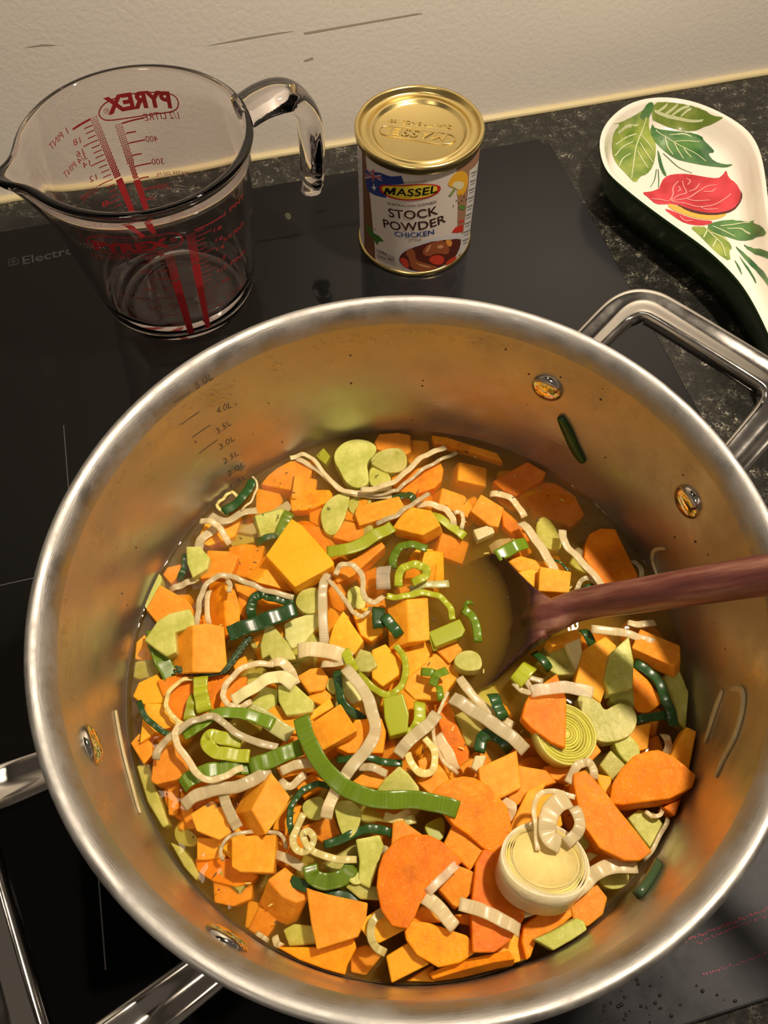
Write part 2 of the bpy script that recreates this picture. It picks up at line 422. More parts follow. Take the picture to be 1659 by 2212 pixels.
a1 = math.atan2(.1873-PY, .1229-PX); a2 = math.atan2(.1191-PY, .1579-PX)
h1 = pot_handle(a1+.03, a2-.03, .094, .118, [at(1372, 640, .118), at(1712, 850, .118)])
h2 = pot_handle(math.pi+a1+.03, math.pi+a2-.03, .094, .118, [at(80, 2380, .116)*1.0, at(-95, 1740, .116)])
# plates where the handle meets the pot and rivets inside
for h, ps in ((h1, ((1183,837),(1487,1083))), (h2, ((195,1610),(487,2032)))):
    for p in ps: rivet(h, *p)
for s, a, b_, hh in (('5.0L',(424,842),(462,818),.0042),('4.0L',(468,895),(500,880),.004),('3.5L',(470,938),(500,917),.004),('3.0L',(476,972),(508,950),.004),('2.5L',(484,1003),(516,982),.004),('2.0L',(492,1030),(530,1006),.004),('1.5L',(500,1056),(535,1032),.004)):
    text('volume_mark', s, a, b_, hh, potin, .00015, m_mark, pot, bold=-.01)
for a, b_ in (((375,872),(412,846)),((390,918),(430,890)),((415,945),(455,918)),((430,980),(470,950))):
    ua = Vector(potin.hit(*a)); ub = Vector(potin.hit(*b_)); bm = bmesh.new(); w = .0002
    bm.faces.new([bm.verts.new((q.x, q.y+e, 0)) for q, e in ((ua,-w),(ub,-w),(ub,w),(ua,w))]); wrap(bm, potin, .00012, .002)
    local(mesh_obj('volume_line', bm, m_mark), pot)
# condensation band
bm = bmesh.new()
def dropat(u, v, r, el=1.0):
    c = potin.pos(u, v); nrm = (Vector((PX, PY, c.z)) - c).normalized()
    q = nrm.to_track_quat('Z','Y').to_matrix().to_4x4()
    bmesh.ops.create_icosphere(bm, subdivisions=2, radius=r, matrix=Matrix.Translation(c) @ q @ Matrix.Diagonal((1, el, .42, 1)))
cl = [(470,850,26,14,70),(455,870,18,10,30),(385,880,25,14,30),(330,910,30,22,40),(250,1050,25,30,50),(215,1150,14,40,26),(140,1340,8,50,40),(150,1440,7,40,24),(905,712,60,8,55),(1040,735,40,14,46),(1090,745,50,18,30),(1220,800,60,26,40),(1340,880,60,40,45),(1500,1020,40,50,24),(1590,1150,12,60,14),(600,790,12,16,26),(790,735,60,6,26),(330,965,18,14,16),(1640,1400,6,30,8),(215,1720,14,40,24),(720,760,50,16,14),(1450,1000,60,60,18)]
for cx, cy, sx, sy, k in cl:
    for _ in range(k):
        u, v = potin.hit(random.gauss(cx, sx*.8), random.gauss(cy, sy*.8))
        if SOUP+.012 < v < .126: dropat(u, v, random.uniform(.0004,.0014), random.uniform(.9,1.5))
for _ in range(60):
    u = random.uniform(-1,1)*math.pi*RI; dropat(u, random.uniform(.1,.124), random.uniform(.0003,.0008))
tag(local(mesh_obj('condensation_droplets', bm, m_drop), pot), kind='stuff')
# dried specks on the wall
bm = bmesh.new()
for _ in range(150):
    x = random.uniform(150, 1640); y = random.uniform(700, 1500)
    if math.hypot((x-860)/800., (y-1400)/760.) > .98: continue
    u, v = potin.hit(x, y)
    if SOUP+.003 < v < .125:
        c = potin.pos(u, v); r = random.uniform(.0002,.0006)
        bmesh.ops.create_icosphere(bm, subdivisions=1, radius=r, matrix=Matrix.Translation(c))
tag(local(mesh_obj('herb_specks_on_wall', bm, mat('brown_herb', (.09,.05,.015), .7)), pot), kind='stuff')

# ---------------------------------------------------------------- stock powder tin
CX, CY, CR = .125, .3982, .0366
tin = empty('stock_powder_tin', (CX, CY, 0), 'small gold-lidded tin of chicken style stock powder standing on the hob', 'tin')
bm = bmesh.new(); lathe(bm, [(CR,.0028),(CR,.0775)], CX, CY, 96)
m_label = mat('cream_label_paper', (.72,.63,.56), .42)
local(mesh_obj('label_wrap', bm, m_label), tin)
bm = bmesh.new()
lathe(bm, [(0,.0012),(CR-.003,.0012),(CR-.001,0),(CR+.0009,.0002),(CR+.0013,.0014),(CR+.0008,.0028),(CR,.0032)], CX, CY, 96)
local(mesh_obj('base_seam', bm, m_gold), tin)
bm = bmesh.new()
lathe(bm, [(CR,.0765),(CR+.0008,.0772),(CR+.0015,.0785),(CR+.0015,.0815),(CR+.0008,.0827),(CR-.0004,.0828),(CR-.0012,.0820),(CR-.0016,.0800),(CR-.0025,.0790),(CR-.0060,.0789),(CR-.0068,.0796),(CR-.0080,.0800),(CR-.0090,.0795),(CR-.0098,.0780),(CR-.0112,.0774),(0,.0774)], CX, CY, 128)
local(mesh_obj('lid', bm, m_gold), tin)
# embossed lettering on the lid (read from the far side)
ls_ = Flat(.0774)
text('embossed_lettering', 'MASSEL', (966,290), (834,274), .0062, ls_, 0, m_gold, tin, bold=.0, shear=.2, extrude=.0005)
text('embossed_lettering', 'quality since 1981'.upper(), (978,272), (839,257), .0030, ls_, 0, m_gold, tin, bold=.0, extrude=.0004)
pts = [Vector((*ls_.hit(*p), 0)) for p in ((819,282),(827,272),(865,274),(940,284),(979,292),(986,302),(973,312),(940,311),(877,299),(827,293))]
pts = chaikin(pts, 2); path = [Vector((q.x, q.y, .0775)) for q in pts] ; path.append(path[0]); bm = bmesh.new(); sweep(bm, path, ell(.0004,.0004,6), caps=False)
local(mesh_obj('embossed_oval', bm, m_gold), tin)
cs = Cone(CX, CY, CR, 0, CR, .08)
cc = lambda u, v: (700+.2532*u, 150+.2532*v)
def lab(name, polys, col, off, smooth=0, rough=.42):
    return decal(name, [[cc(*q) for q in p] for p in polys], cs, off, mat(name, col, rough), tin, smooth)
O1, O2, O3, O4, O5 = .00006, .00012, .00018, .00024, .0003
lab('wood_strip', [[(325,690),(350,700),(395,1110),(430,1480),(440,1660),(345,1560),(330,1100)]], (.17,.075,.035), O1)
lab('side_panel', [[(262,660),(322,690),(335,1080),(345,1580),(300,1450),(270,900)]], (.55,.52,.52), O1)
lab('woven_strip', [[(1130,820),(1355,640),(1345,760),(1240,860),(1230,1100),(1160,1590),(1130,1600),(1140,1150)]], (.36,.19,.11), O1)
lab('side_panel', [[(1240,860),(1330,760),(1318,950),(1270,1400),(1240,1500),(1160,1580),(1200,1290),(1225,1050)]], (.68,.65,.62), O2)
for i in range(9):
    y = 880+i*72; x = 1275-i*9; lab('small_print', [[(x-22,y),(x+25,y-22),(x+25,y-10),(x-22,y+12)],[(x-18,y+28),(x+18,y+8),(x+18,y+16),(x-18,y+36)]], (.20,.2,.2), O3)
lab('small_print', [[(272+i%2*3,760+i*62),(308,790+i*62),(308,800+i*62),(272,770+i*62)] for i in range(11)], (.2,.2,.22), O2)
lab('flag', [[(355,850),(480,880),(570,912),(660,905),(685,975),(560,985),(500,1000),(535,1095),(430,1070),(370,1030),(350,900)]], (.03,.05,.22), O2)
lab('flag_cross', [[(358,845),(372,846),(498,945),(490,952)],[(350,930),(350,915),(488,895),(488,905)],[(415,850),(430,855),(428,955),(413,955)],[(352,885),(495,915),(495,928),(352,900)]], (.55,.35,.36), O3)
lab('flag_cross', [[(418,850),(427,852),(425,955),(416,955)],[(352,889),(495,919),(495,925),(352,896)]], (.45,.03,.04), O4)
lab('flag_star', [[(425,970),(434,1000),(452,1005),(436,1018),(432,1040),(422,1018),(406,1005),(420,998)]], (.7,.7,.7), O3)
lab('logo_oval', [[(468,1000),(500,980),(620,985),(760,975),(900,972),(980,985),(1000,1010),(980,1050),(900,1090),(780,1115),(650,1115),(540,1085),(485,1045)]], (.55,.03,.02), O3, 2)
lab('logo_oval', [[(492,1005),(520,990),(640,995),(780,985),(900,982),(962,995),(968,1025),(930,1065),(850,1090),(740,1105),(640,1100),(550,1072),(505,1040)]], (.80,.62,.05), O4, 2)
def ctext(s, l, r, h, col, off, **k): return text('lettering', s, cc(*l), cc(*r), h, cs, off, mat('print_'+s.split()[0].lower(), col, .45), tin, step=.0015, **k)
lab('logo_letter', [[(508,1064),(529,1008),(553,1008),(563,1036),(592,1006),(617,1007),(604,1068),(584,1068),(591,1036),(566,1062),(551,1062),(541,1034),(530,1065)]], (.006,.006,.006), .0004)
text('lettering', 'ASSEL', cc(614,1070), cc(965,1040), .0050, cs, .0004, mat('print_logo', (.006,.006,.006), .45), tin, step=.0015, bold=.016, shear=.18)
ctext('AUSTRALIAN OWNED', (540,1150), (960,1135), .0018, (.06,.03,.02), O3, bold=.005)
ctext('quality you can taste', (690,968), (872,950), .0011, (.15,.08,.06), O4)
ctext('STOCK', (555,1255), (975,1228), .0062, (.045,.012,.01), O3, bold=.012)
ctext('POWDER', (512,1345), (1040,1295), .0062, (.045,.012,.01), O3, bold=.012)
ctext('CHICKEN', (605,1420), (940,1400), .0038, (.02,.06,.25), O3, bold=.015)
ctext('STYLE', (722,1465), (832,1458), .0018, (.1,.06,.05), O3)
lab('weight_panel', [[(440,1520),(600,1590),(620,1680),(450,1610)]], (.5,.42,.4), O2)
ctext('NET', (545,1622), (598,1640), .0022, (.05,.03,.03), O4); ctext('168g', (465,1555), (535,1580), .0019, (.05,.03,.03), O4)
ctext('5.9oz', (465,1600), (530,1622), .0019, (.05,.03,.03), O4)
lab('pepper_slice', [[(1050,985),(1080,920),(1130,870),(1190,862),(1228,900),(1225,980),(1200,1050),(1160,1085),(1130,1070),(1140,1020),(1090,1005)]], (.80,.42,.03), O3, 2)
lab('pepper_flesh', [[(1085,985),(1120,950),(1185,955),(1195,990),(1160,1030),(1115,1010)]], (.75,.68,.42), O4, 2)
lab('pepper_stem', [[(1060,1070),(1105,1010),(1125,1020),(1080,1080)]], (.25,.33,.10), O5)
lab('herb_sprig', [[(1145,1165),(1180,1150),(1210,1170),(1190,1200),(1150,1190)]], (.12,.25,.04), O3, 1)
lab('red_pepper', [[(1085,1390),(1120,1345),(1180,1320),(1185,1375),(1150,1390)]], (.60,.03,.02), O3)
lab('red_pepper', [[(1150,1290),(1190,1275),(1190,1300),(1150,1310)]], (.60,.05,.04), O3)
lab('peppercorns', [[(x,y),(x+8,y+4),(x+6,y+14),(x-2,y+10)] for x, y in ((1100,1155),(1125,1110),(1145,1130),(1160,1060),(1190,1080),(1210,1100),(1170,1110),(435,1355))], (.05,.03,.02), O4)
lab('parsley', [[(355,1320),(400,1345),(425,1395),(470,1420),(515,1470),(470,1465),(455,1500),(420,1440),(380,1400)]], (.05,.16,.02), O3)
lab('bowl_rim', [[(620,1600),(650,1540),(760,1490),(900,1440),(1060,1405),(1190,1380),(1180,1500),(1150,1590),(1050,1660),(930,1715),(800,1735),(690,1705),(640,1660)]], (.62,.60,.62), O2, 1)
lab('sauce', [[(635,1610),(680,1550),(800,1500),(960,1450),(1165,1430),(1165,1500),(1120,1600),(1000,1680),(830,1728),(710,1700),(655,1660)]], (.10,.02,.012), O3, 1)
lab('chicken_piece', [[(690,1560),(740,1515),(780,1560),(780,1620),(860,1650),(980,1680),(940,1710),(820,1725),(740,1690),(730,1620)],[(830,1560),(880,1490),(960,1460),(1030,1460),(1070,1520),(1060,1580),(960,1560),(880,1600)]], (.33,.09,.03), O4, 1)
lab('chicken_highlight', [[(760,1640),(860,1665),(930,1690),(850,1685)],[(860,1560),(890,1500),(920,1490),(880,1560)],[(960,1500),(1010,1490),(1020,1520),(970,1530)]], (.60,.30,.14), O5, 1)
lab('tomato', [[(885,1620),(930,1580),(1000,1580),(1030,1620),(1000,1665),(930,1660)],[(640,1620),(670,1600),(715,1620),(730,1690),(690,1690)],[(1040,1640),(1090,1600),(1140,1590),(1110,1630),(1030,1675)]], (.60,.05,.02), O5, 2)
lab('yellow_tomato', [[(1030,1460),(1060,1440),(1095,1470),(1080,1515),(1050,1500)]], (.75,.30,.05), O5, 2)

# ---------------------------------------------------------------- glass measuring jug
JX, JY, JR, JB, JH = -.0335, .388, .0613, .0455, .1112
jug = empty('measuring_jug', (JX, JY, 0), 'empty glass measuring jug with red markings standing on the hob', 'jug')
SP = math.atan2(*(lambda q: (q.y-JY, q.x-JX))(at(6, 385, JH)))       # spout direction
def jr(z): return JB + (JR - .0015 - JB)*min(1, (z/JH))**.85
prof = [(0,.0035),(.02,.0032),(JB-.012,.0022),(JB-.006,.0004),(JB-.0025,.0012),(JB,.005)]
zz = [.012,.025,.04,.055,.07,.085,.097,.1045]
prof += [(jr(z)+.0004, z) for z in zz] + [(JR,.1068),(JR+.0006,.1092),(JR,.1112),(JR-.002,.1118),(JR-.0040,.1108),(JR-.0045,.1085)]
prof += [(jr(z)-.0032, z) for z in zz[::-1]] + [(JB-.0035,.010),(JB-.007,.0070),(JB-.014,.0062),(0,.0060)]
bm = bmesh.new(); lathe(bm, prof, JX, JY, 128)
for v in bm.verts:      # pull the spout out of the rim
    dx, dy = v.co.x-JX, v.co.y-JY; a = (math.atan2(dy, dx)-SP+math.pi)%(2*math.pi)-math.pi; r = math.hypot(dx, dy)
    if r < .01: continue
    w = math.exp(-(a/.15)**2)*max(0, (v.co.z-.080)/.031)**1.6 + .22*math.exp(-(a/.30)**2)*max(0, (v.co.z-.075)/.036)**1.5
    k = .0105*w; v.co.x += k*math.cos(SP); v.co.y += k*math.sin(SP); v.co.z += .0015*math.exp(-(a/.2)**2)*max(0,(v.co.z-.1)/.011)
local(mesh_obj('glass_body', bm, m_glass), jug)
hd = at(545, 235, .105); ha = math.atan2(hd.y-JY, hd.x-JX)
hp = [(.0-.0008,.1045),(.010,.1075),(.021,.1075),(.030,.103),(.0355,.094),(.0375,.082),(.0372,.066),(.0358,.052),(.0348,.042)]
path = crom([Vector((JX+(JR+r)*math.cos(ha), JY+(JR+r)*math.sin(ha), z)) for r, z in hp], 6)
bm = bmesh.new(); nP = len(path)
sweep(bm, path, ell(.0118,.0070,20,2.4), up=Vector((math.cos(ha), math.sin(ha), .6)).normalized(), scale=[1.05-.25*min(1,abs(i/nP-.3)*1.2) if i < nP-4 else (.80,.70,.52,.25,.08)[i-nP+5-1] if False else (1.0-.3*i/nP) for i in range(nP)])
# rounded free end
tip = path[-1]; bmesh.ops.create_uvsphere(bm, u_segments=20, v_segments=10, radius=1, matrix=Matrix.Translation(tip) @ (path[-1]-path[-2]).to_track_quat('Z','Y').to_matrix().to_4x4() @ Matrix.Diagonal((.0046,.0074,.005,1)))
ho = mesh_obj('handle', bm, m_glass); rm = ho.modifiers.new('r','REMESH'); rm.mode='VOXEL'; rm.voxel_size=.0009; rm.use_smooth_shade=True
smm = ho.modifiers.new('s','SMOOTH'); smm.iterations=8; smm.factor=.6
local(ho, jug)
jn = Cone(JX, JY, JB+.0006, .004, JR-.0005, .104)
jf = Cone(JX, JY, JB+.0006, .004, JR-.0005, .104, far=True)
jc = lambda u, v: (.434*u, 100+.434*v)
OF = .0003
def jtext(s, l, r, h, surf, **k):
    return text('red_lettering', s, jc(*l), jc(*r), h, surf, OF, k.pop('m', m_red), jug, step=.006, **k)
def jmark(name, polys, surf, m=m_red, smooth=0): return decal(name, [[jc(*q) for q in p] for p in polys], surf, OF, m, jug, smooth, step=.005)
def jline(name, a, b, w, surf): 
    ua, ub = Vector(surf.hit(*jc(*a))), Vector(surf.hit(*jc(*b))); d = (ub-ua).normalized(); s_ = Vector((-d.y, d.x))*w/2
    bm = bmesh.new(); bm.faces.new([bm.verts.new((*q, 0)) for q in (ua-s_, ub-s_, ub+s_, ua+s_)]); wrap(bm, surf, OF, .003); return local(mesh_obj(name, bm, m_red, smooth=False), jug)
def jloop(polys, surf, w=.0007):
    q = chaikin([Vector((*surf.hit(*jc(*p)), 0)) for p in polys], 3); bm = bmesh.new(); n = len(q)
    o1, o2 = [], []
    for i in range(n):
        t = (q[(i+1)%n]-q[i-1]).normalized(); s_ = Vector((-t.y, t.x, 0))*w/2; o1.append(bm.verts.new(q[i]+s_)); o2.append(bm.verts.new(q[i]-s_))
    for i in range(n): bm.faces.new((o1[i], o1[(i+1)%n], o2[(i+1)%n], o2[i]))
    wrap(bm, surf, OF, 0); return local(mesh_obj('logo_outline', bm, m_red, smooth=False), jug)
# near side
jtext('PYREX', (475,1005), (850,990), .0062, jn, bold=.05)
jtext('®', (845,975), (880,968), .003, jn)
jloop([(430,960),(470,935),(600,950),(750,945),(850,925),(900,935),(912,965),(880,1000),(780,1020),(620,1028),(490,1018),(445,990)], jn)
jtext('1/2 LITRE', (470,1050), (665,1055), .0032, jn); jline('scale_tick', (700,1045), (815,1030), .0006, jn)
for s, x, y in (('400',700,1130),('300',715,1215),('200',745,1310)): jtext(s, (x,y), (x+60,y-4), .0028, jn)
jtext('WATER 300 ML', (590,1235), (760,1262), .002, jn)
for i, (x, y) in enumerate(((835,1112),(850,1152),(858,1198),(870,1245),(880,1285),(893,1330),(905,1375))): jline('scale_tick', (x-(95 if i%2 else 45), y+8), (x, y), .0006, jn)
jline('scale_tick', (965,915), (1110,840), .0008, jn); jtext('1 PINT', (1115,845), (1210,755), .003, jn)
for s, x, y in (('18',1062,925),('16',1070,975),('14',1075,1020),('12',1085,1070),('8',1100,1180)): jtext(s, (x,y), (x+38,y-18), .0025, jn)
jtext('3/4 PINT', (1110,975), (1210,890), .0028, jn); jtext('1/2 PINT', (1080,1125), (1215,1030), .0028, jn); jtext('1/4 PINT', (1130,1255), (1220,1175), .0028, jn)
for i in range(20): 
    t = i/19; x = 968+t*68; y = 925+t*430; jline('scale_tick', (x,y), (x+(80 if i%4==1 else 45), y-(36 if i%4==1 else 20)), .0005, jn)
def halftone(surf, a, b, w0, w1, nsolid):
    "tapering measuring bar: dots that merge into solid ink lower down"
    ua, ub = Vector(surf.hit(*jc(*a))), Vector(surf.hit(*jc(*b))); d = ub-ua; L = d.length; e = d.normalized(); s_ = Vector((-e.y, e.x)); bm = bmesh.new()
    st = .0011; k = int(L*nsolid/st)
    for i in range(k):
        w = w0+(w1-w0)*i*st/L; nn = max(2, int(w/st)); g = .50+.42*(i/k)
        for j in range(nn):
            c = ua + e*(i*st) + s_*((j-(nn-1)/2 + (.5 if i%2 else 0)*.6)*st); r = st*g*.75
            bm.faces.new([bm.verts.new((c.x+r*x, c.y+r*y, 0)) for x, y in ((1,0),(0,1),(-1,0),(0,-1))])
    w = w0+(w1-w0)*nsolid
    bm.faces.new([bm.verts.new((*q, 0)) for q in (ua+e*L*nsolid-s_*w/2, ub-s_*w1/2, ub+s_*w1/2, ua+e*L*nsolid+s_*w/2)])
    wrap(bm, surf, OF, 0 if False else .006); return local(mesh_obj('scale_bar', bm, m_red, smooth=False), jug)
halftone(jn, (838,1035), (952,1428), .0048, .0042, .30)
halftone(jn, (945,935), (1035,1398), .0048, .0034, .28)
# far side, seen through the glass and so reversed
jtext('PYREX', (860,300), (535,335), .0085, jf, bold=.05); jtext('®', (545,330), (515,335), .003, jf)
jloop([(487,320),(520,275),(640,235),(780,225),(870,235),(897,275),(880,320),(780,335),(640,355),(530,370),(492,350)], jf)
jtext('1/2 LITRE', (898,358), (722,368), .0042, jf); jline('scale_tick', (718,352), (606,380), .0009, jf)
for s, x, y in (('400',790,470),('300',820,582),('200',850,705)): jtext(s, (x,y), (x-62,y+4), .0038, jf)
jtext('WATER 250 ML', (948,635), (775,645), .0022, jf)
for i, (x, y) in enumerate(((625,430),(637,480),(655,540),(668,595),(690,655),(705,712),(720,760))): jline('scale_tick', (x,y), (x+(85 if i%2 else 50), y-(18 if i%2 else 10)), .0008, jf)
jline('scale_tick', (445,360), (355,412), .0012, jf); jtext('1 PINT', (335,430), (245,520), .0035, jf)
for s, x, y in (('18',398,478),('16',412,535),('14',445,590),('12',478,660),('8',540,785)): jtext(s, (x,y), (x-36,y+16), .0033, jf)
jtext('3/4 PINT', (430,555), (315,660), .0035, jf); jtext('1/2 PINT', (482,720), (400,780), .0035, jf)
for i in range(17): 
    t = i/16; x = 455+t*150; y = 390+t*390; jline('scale_tick', (x,y), (x-(75 if i%4==3 else 42), y+(34 if i%4==3 else 18)), .0006, jf)
halftone(jf, (462,352), (705,945), .0050, .0040, .48)
halftone(jf, (588,385), (765,925), .0048, .0036, .48)

# ---------------------------------------------------------------- painted spoon rest
RZ = .030
rc = lambda u, v: (1200+.2848*u, 150+.2848*v)
out_px = [(322,600),(335,480),(400,370),(520,270),(650,220),(800,203),(960,215),(1150,270),(1330,360),(1460,450),(1545,570),(1592,750),(1620,1000),(1680,1350),(1790,1700),(1930,2050),(2060,2350),(2080,2560),(1960,2640),(1830,2560),(1740,2330),(1612,2010),(1500,1780),(1400,1620),(1280,1490),(1150,1370),(1000,1260),(800,1120),(640,1000),(480,870),(370,770)]
ring = chaikin([at(*rc(*p), RZ) for p in out_px], 2)
# even spacing
def resample(q, n):
    L = [0]
    for i in range(len(q)): L.append(L[-1] + (q[(i+1)%len(q)]-q[i]).length)
    o = []; j = 0
    for k in range(n):
        t = L[-1]*k/n
        while L[j+1] < t: j += 1
        o.append(q[j].lerp(q[(j+1)%len(q)], (t-L[j])/(L[j+1]-L[j])))
    return o
ring = resample(ring, 120)
def inset(q, d, z, it=10):
    n = len(q); p = [v.copy() for v in q]
    for _ in range(it):
        nn = []
        for i in range(n):
            t = (p[(i+2)%n]-p[i-2]); t.z = 0; t.normalize(); nn.append(p[i] + Vector((t.y, -t.x, 0))*(d/it)*SG)
        p = [(nn[i-1]+nn[i]*2+nn[(i+1)%n])/4 for i in range(n)]
    return [Vector((v.x, v.y, z)) for v in p]
area = sum(ring[i].x*ring[(i+1)%120].y - ring[(i+1)%120].x*ring[i].y for i in range(120)); SG = -1 if area > 0 else 1
rest = empty('spoon_rest', tuple(at(1470, 400, 0).xy) + (-.004,), 'white ceramic spoon rest painted with green leaves and a red flower on the granite', 'spoon rest')
m_cer = mat('white_glaze', (.78,.735,.65), .16, Coat_Weight=.5, Coat_Roughness=.05)
m_green_glaze = mat('dark_green_glaze', (.012,.030,.008), .15)
def shell(rings, capfirst, caplast):
    bm = bmesh.new(); V = [[bm.verts.new(p) for p in r] for r in rings]; n = len(rings[0])
    for a, b in zip(V, V[1:]):
        for i in range(n): bm.faces.new((a[i], a[(i+1)%n], b[(i+1)%n], b[i]))
    if capfirst: bm.faces.new(V[0][::-1])
    if caplast: bm.faces.new(V[-1])
    bmesh.ops.recalc_face_normals(bm, faces=bm.faces); return bm
r_in = inset(ring, .0022, RZ+.0006)
bm = shell([inset(ring, .013, -.004), inset(ring, .010, -.0032), inset(ring, .0045, .012), inset(ring, .0012, .025), inset(ring, 0, RZ-.001, 1), inset(ring, .0006, RZ, 1)], True, False)
local(mesh_obj('green_outside', bm, m_green_glaze), rest)
bm = shell([inset(ring, .0006, RZ, 1), r_in, inset(ring, .0034, RZ-.0012), inset(ring, .0055, RZ-.0065), inset(ring, .0078, RZ-.0125), inset(ring, .0105, RZ-.0158), inset(ring, .0135, RZ-.0172), inset(ring, .0160, RZ-.0175)], False, True)
bmesh.ops.triangulate(bm, faces=[f for f in bm.faces if len(f.verts) > 4])
bm.normal_update()
bvh = BVHTree.FromBMesh(bm)
local(mesh_obj('white_dish', bm, m_cer), rest)
class Dish:
    def hit(s, x, y):
        h = bvh.ray_cast(CAM, ray(x, y))[0]
        if h is None: h = at(x, y, RZ-.015)
        return (h.x, h.y)
    def pos(s, u, v, off=0):
        h, nn, *_ = bvh.ray_cast(Vector((u, v, .2)), Vector((0, 0, -1)))
        if h is None: return Vector((u, v, RZ-.014))
        return h + nn*off*(1 if nn.z > 0 else -1)
ds = Dish()
def paint(name, polys, col, off=.0002, smooth=1, m=None):
    return decal(name, [[rc(*q) for q in p] for p in polys], ds, off, m or mat(name, col, .18, Coat_Weight=.5), rest, smooth, step=.0025)
def leafmat(name, c1, c2):
    m = mat(name, c1, .2, Coat_Weight=.5); ns, ls, b = nodes(m); n = noise_tex(ns, ls, 55, 2); r = ramp(ns, [(.38, c1), (.62, c2)])
    ls.new(n.outputs['Fac'], r.inputs[0]); ls.new(r.outputs[0], b.inputs['Base Color']); return m
ml1 = leafmat('light_leaf_glaze', (.12,.22,.03), (.33,.40,.08)); ml2 = leafmat('dark_leaf_glaze', (.025,.11,.035), (.09,.22,.06)); ml3 = leafmat('olive_leaf_glaze', (.13,.20,.03), (.24,.30,.06))
mrd = leafmat('red_petal_glaze', (.42,.012,.02), (.60,.04,.06)); m_vein = mat('pale_vein', (.55,.60,.35), .3); m_pink = mat('pink_vein', (.72,.25,.25), .3)
paint('painted_leaf', [[(740,245),(700,400),(750,500),(765,620),(740,740),(690,800),(645,810),(605,870),(540,800),(450,700),(425,590),(440,470),(500,400),(415,415),(520,380),(620,330)]], None, m=ml1)
paint('painted_leaf', [[(745,245),(860,243),(1000,260),(1120,300),(1200,355),(1290,362),(1200,410),(1110,440),(1050,468),(900,450),(780,400),(725,370)]], None, m=ml3, off=.00025)
paint('painted_leaf', [[(725,400),(760,450),(870,465),(1000,470),(1110,500),(1130,545),(1170,580),(1215,630),(1150,635),(1200,700),(1290,722),(1360,712),(1300,745),(1150,735),(1000,705),(900,680),(800,600),(735,530)]], None, m=ml2, off=.0003)
paint('painted_leaf', [[(1130,1190),(1230,1150),(1380,1135),(1515,1135),(1495,1165),(1570,1190),(1610,1260),(1500,1275),(1330,1280),(1230,1250)]], None, m=ml2, off=.00025)
paint('painted_leaf', [[(1015,1195),(1110,1190),(1230,1235),(1300,1285),(1345,1360),(1315,1370),(1330,1465),(1230,1400),(1150,1320),(1080,1250)]], None, m=ml1, off=.0002)
paint('painted_leaf', [[(770,600),(790,640),(815,740),(848,810),(820,810),(780,720)]], None, m=ml2)
paint('painted_leaf', [[(700,250),(740,248),(742,300),(700,380),(690,400),(640,380),(640,340)]], None, m=ml2, off=.0003)
paint('painted_blade', [[(1345,1320),(1450,1400),(1560,1500),(1640,1640),(1640,1680),(1540,1540),(1440,1440)],[(1405,1310),(1520,1350),(1640,1395),(1640,1450),(1520,1400)],[(1375,1390),(1450,1480),(1510,1570),(1530,1640),(1490,1570)],[(1345,1430),(1395,1490),(1420,1570),(1400,1540)]], None, m=ml2)
paint('painted_petal', [[(785,900),(820,820),(890,795),(1000,792),(1120,815),(1230,830),(1270,800),(1295,760),(1310,820),(1370,860),(1412,930),(1400,1000),(1350,1060),(1270,1090),(1150,1095),(1010,1070),(900,1020),(830,1025),(760,1025),(710,980),(650,932),(720,930),(785,905)]], None, m=mrd)
paint('painted_petal', [[(815,1055),(880,1070),(1000,1120),(1100,1145),(1195,1150),(1180,1175),(1090,1188),(980,1170),(900,1120)]], None, m=mrd)
paint('painted_band', [[(850,1018),(900,1030),(1050,1080),(1180,1105),(1300,1085),(1290,1110),(1230,1138),(1130,1145),(1000,1115),(860,1055)]], (.72,.40,.06), off=.00035)
paint('painted_outline', [[(900,1015),(1010,1062),(1150,1092),(1260,1088),(1350,1058),(1400,1000),(1413,930),(1400,900),(1425,960),(1400,1020),(1350,1075),(1250,1108),(1120,1108),(1000,1080)]], (.07,.01,.01), off=.0004)
def stroke(pts, w, m, off=.0005):
    q = crom([Vector((*ds.hit(*rc(*p)), 0)) for p in pts], 5); bm = bmesh.new(); pr = None
    for i, v in enumerate(q):
        t = (q[min(i+1, len(q)-1)]-q[max(i-1, 0)]).normalized(); s_ = Vector((-t.y, t.x, 0))*w*.5*(1-.6*abs(i/len(q)-.4))
        c = (bm.verts.new(v+s_), bm.verts.new(v-s_))
        if pr: bm.faces.new((pr[0], c[0], c[1], pr[1]))
        pr = c
    for v in bm.verts: v.co = ds.pos(v.co.x, v.co.y, off)
    return local(mesh_obj('painted_vein', bm, m), rest)
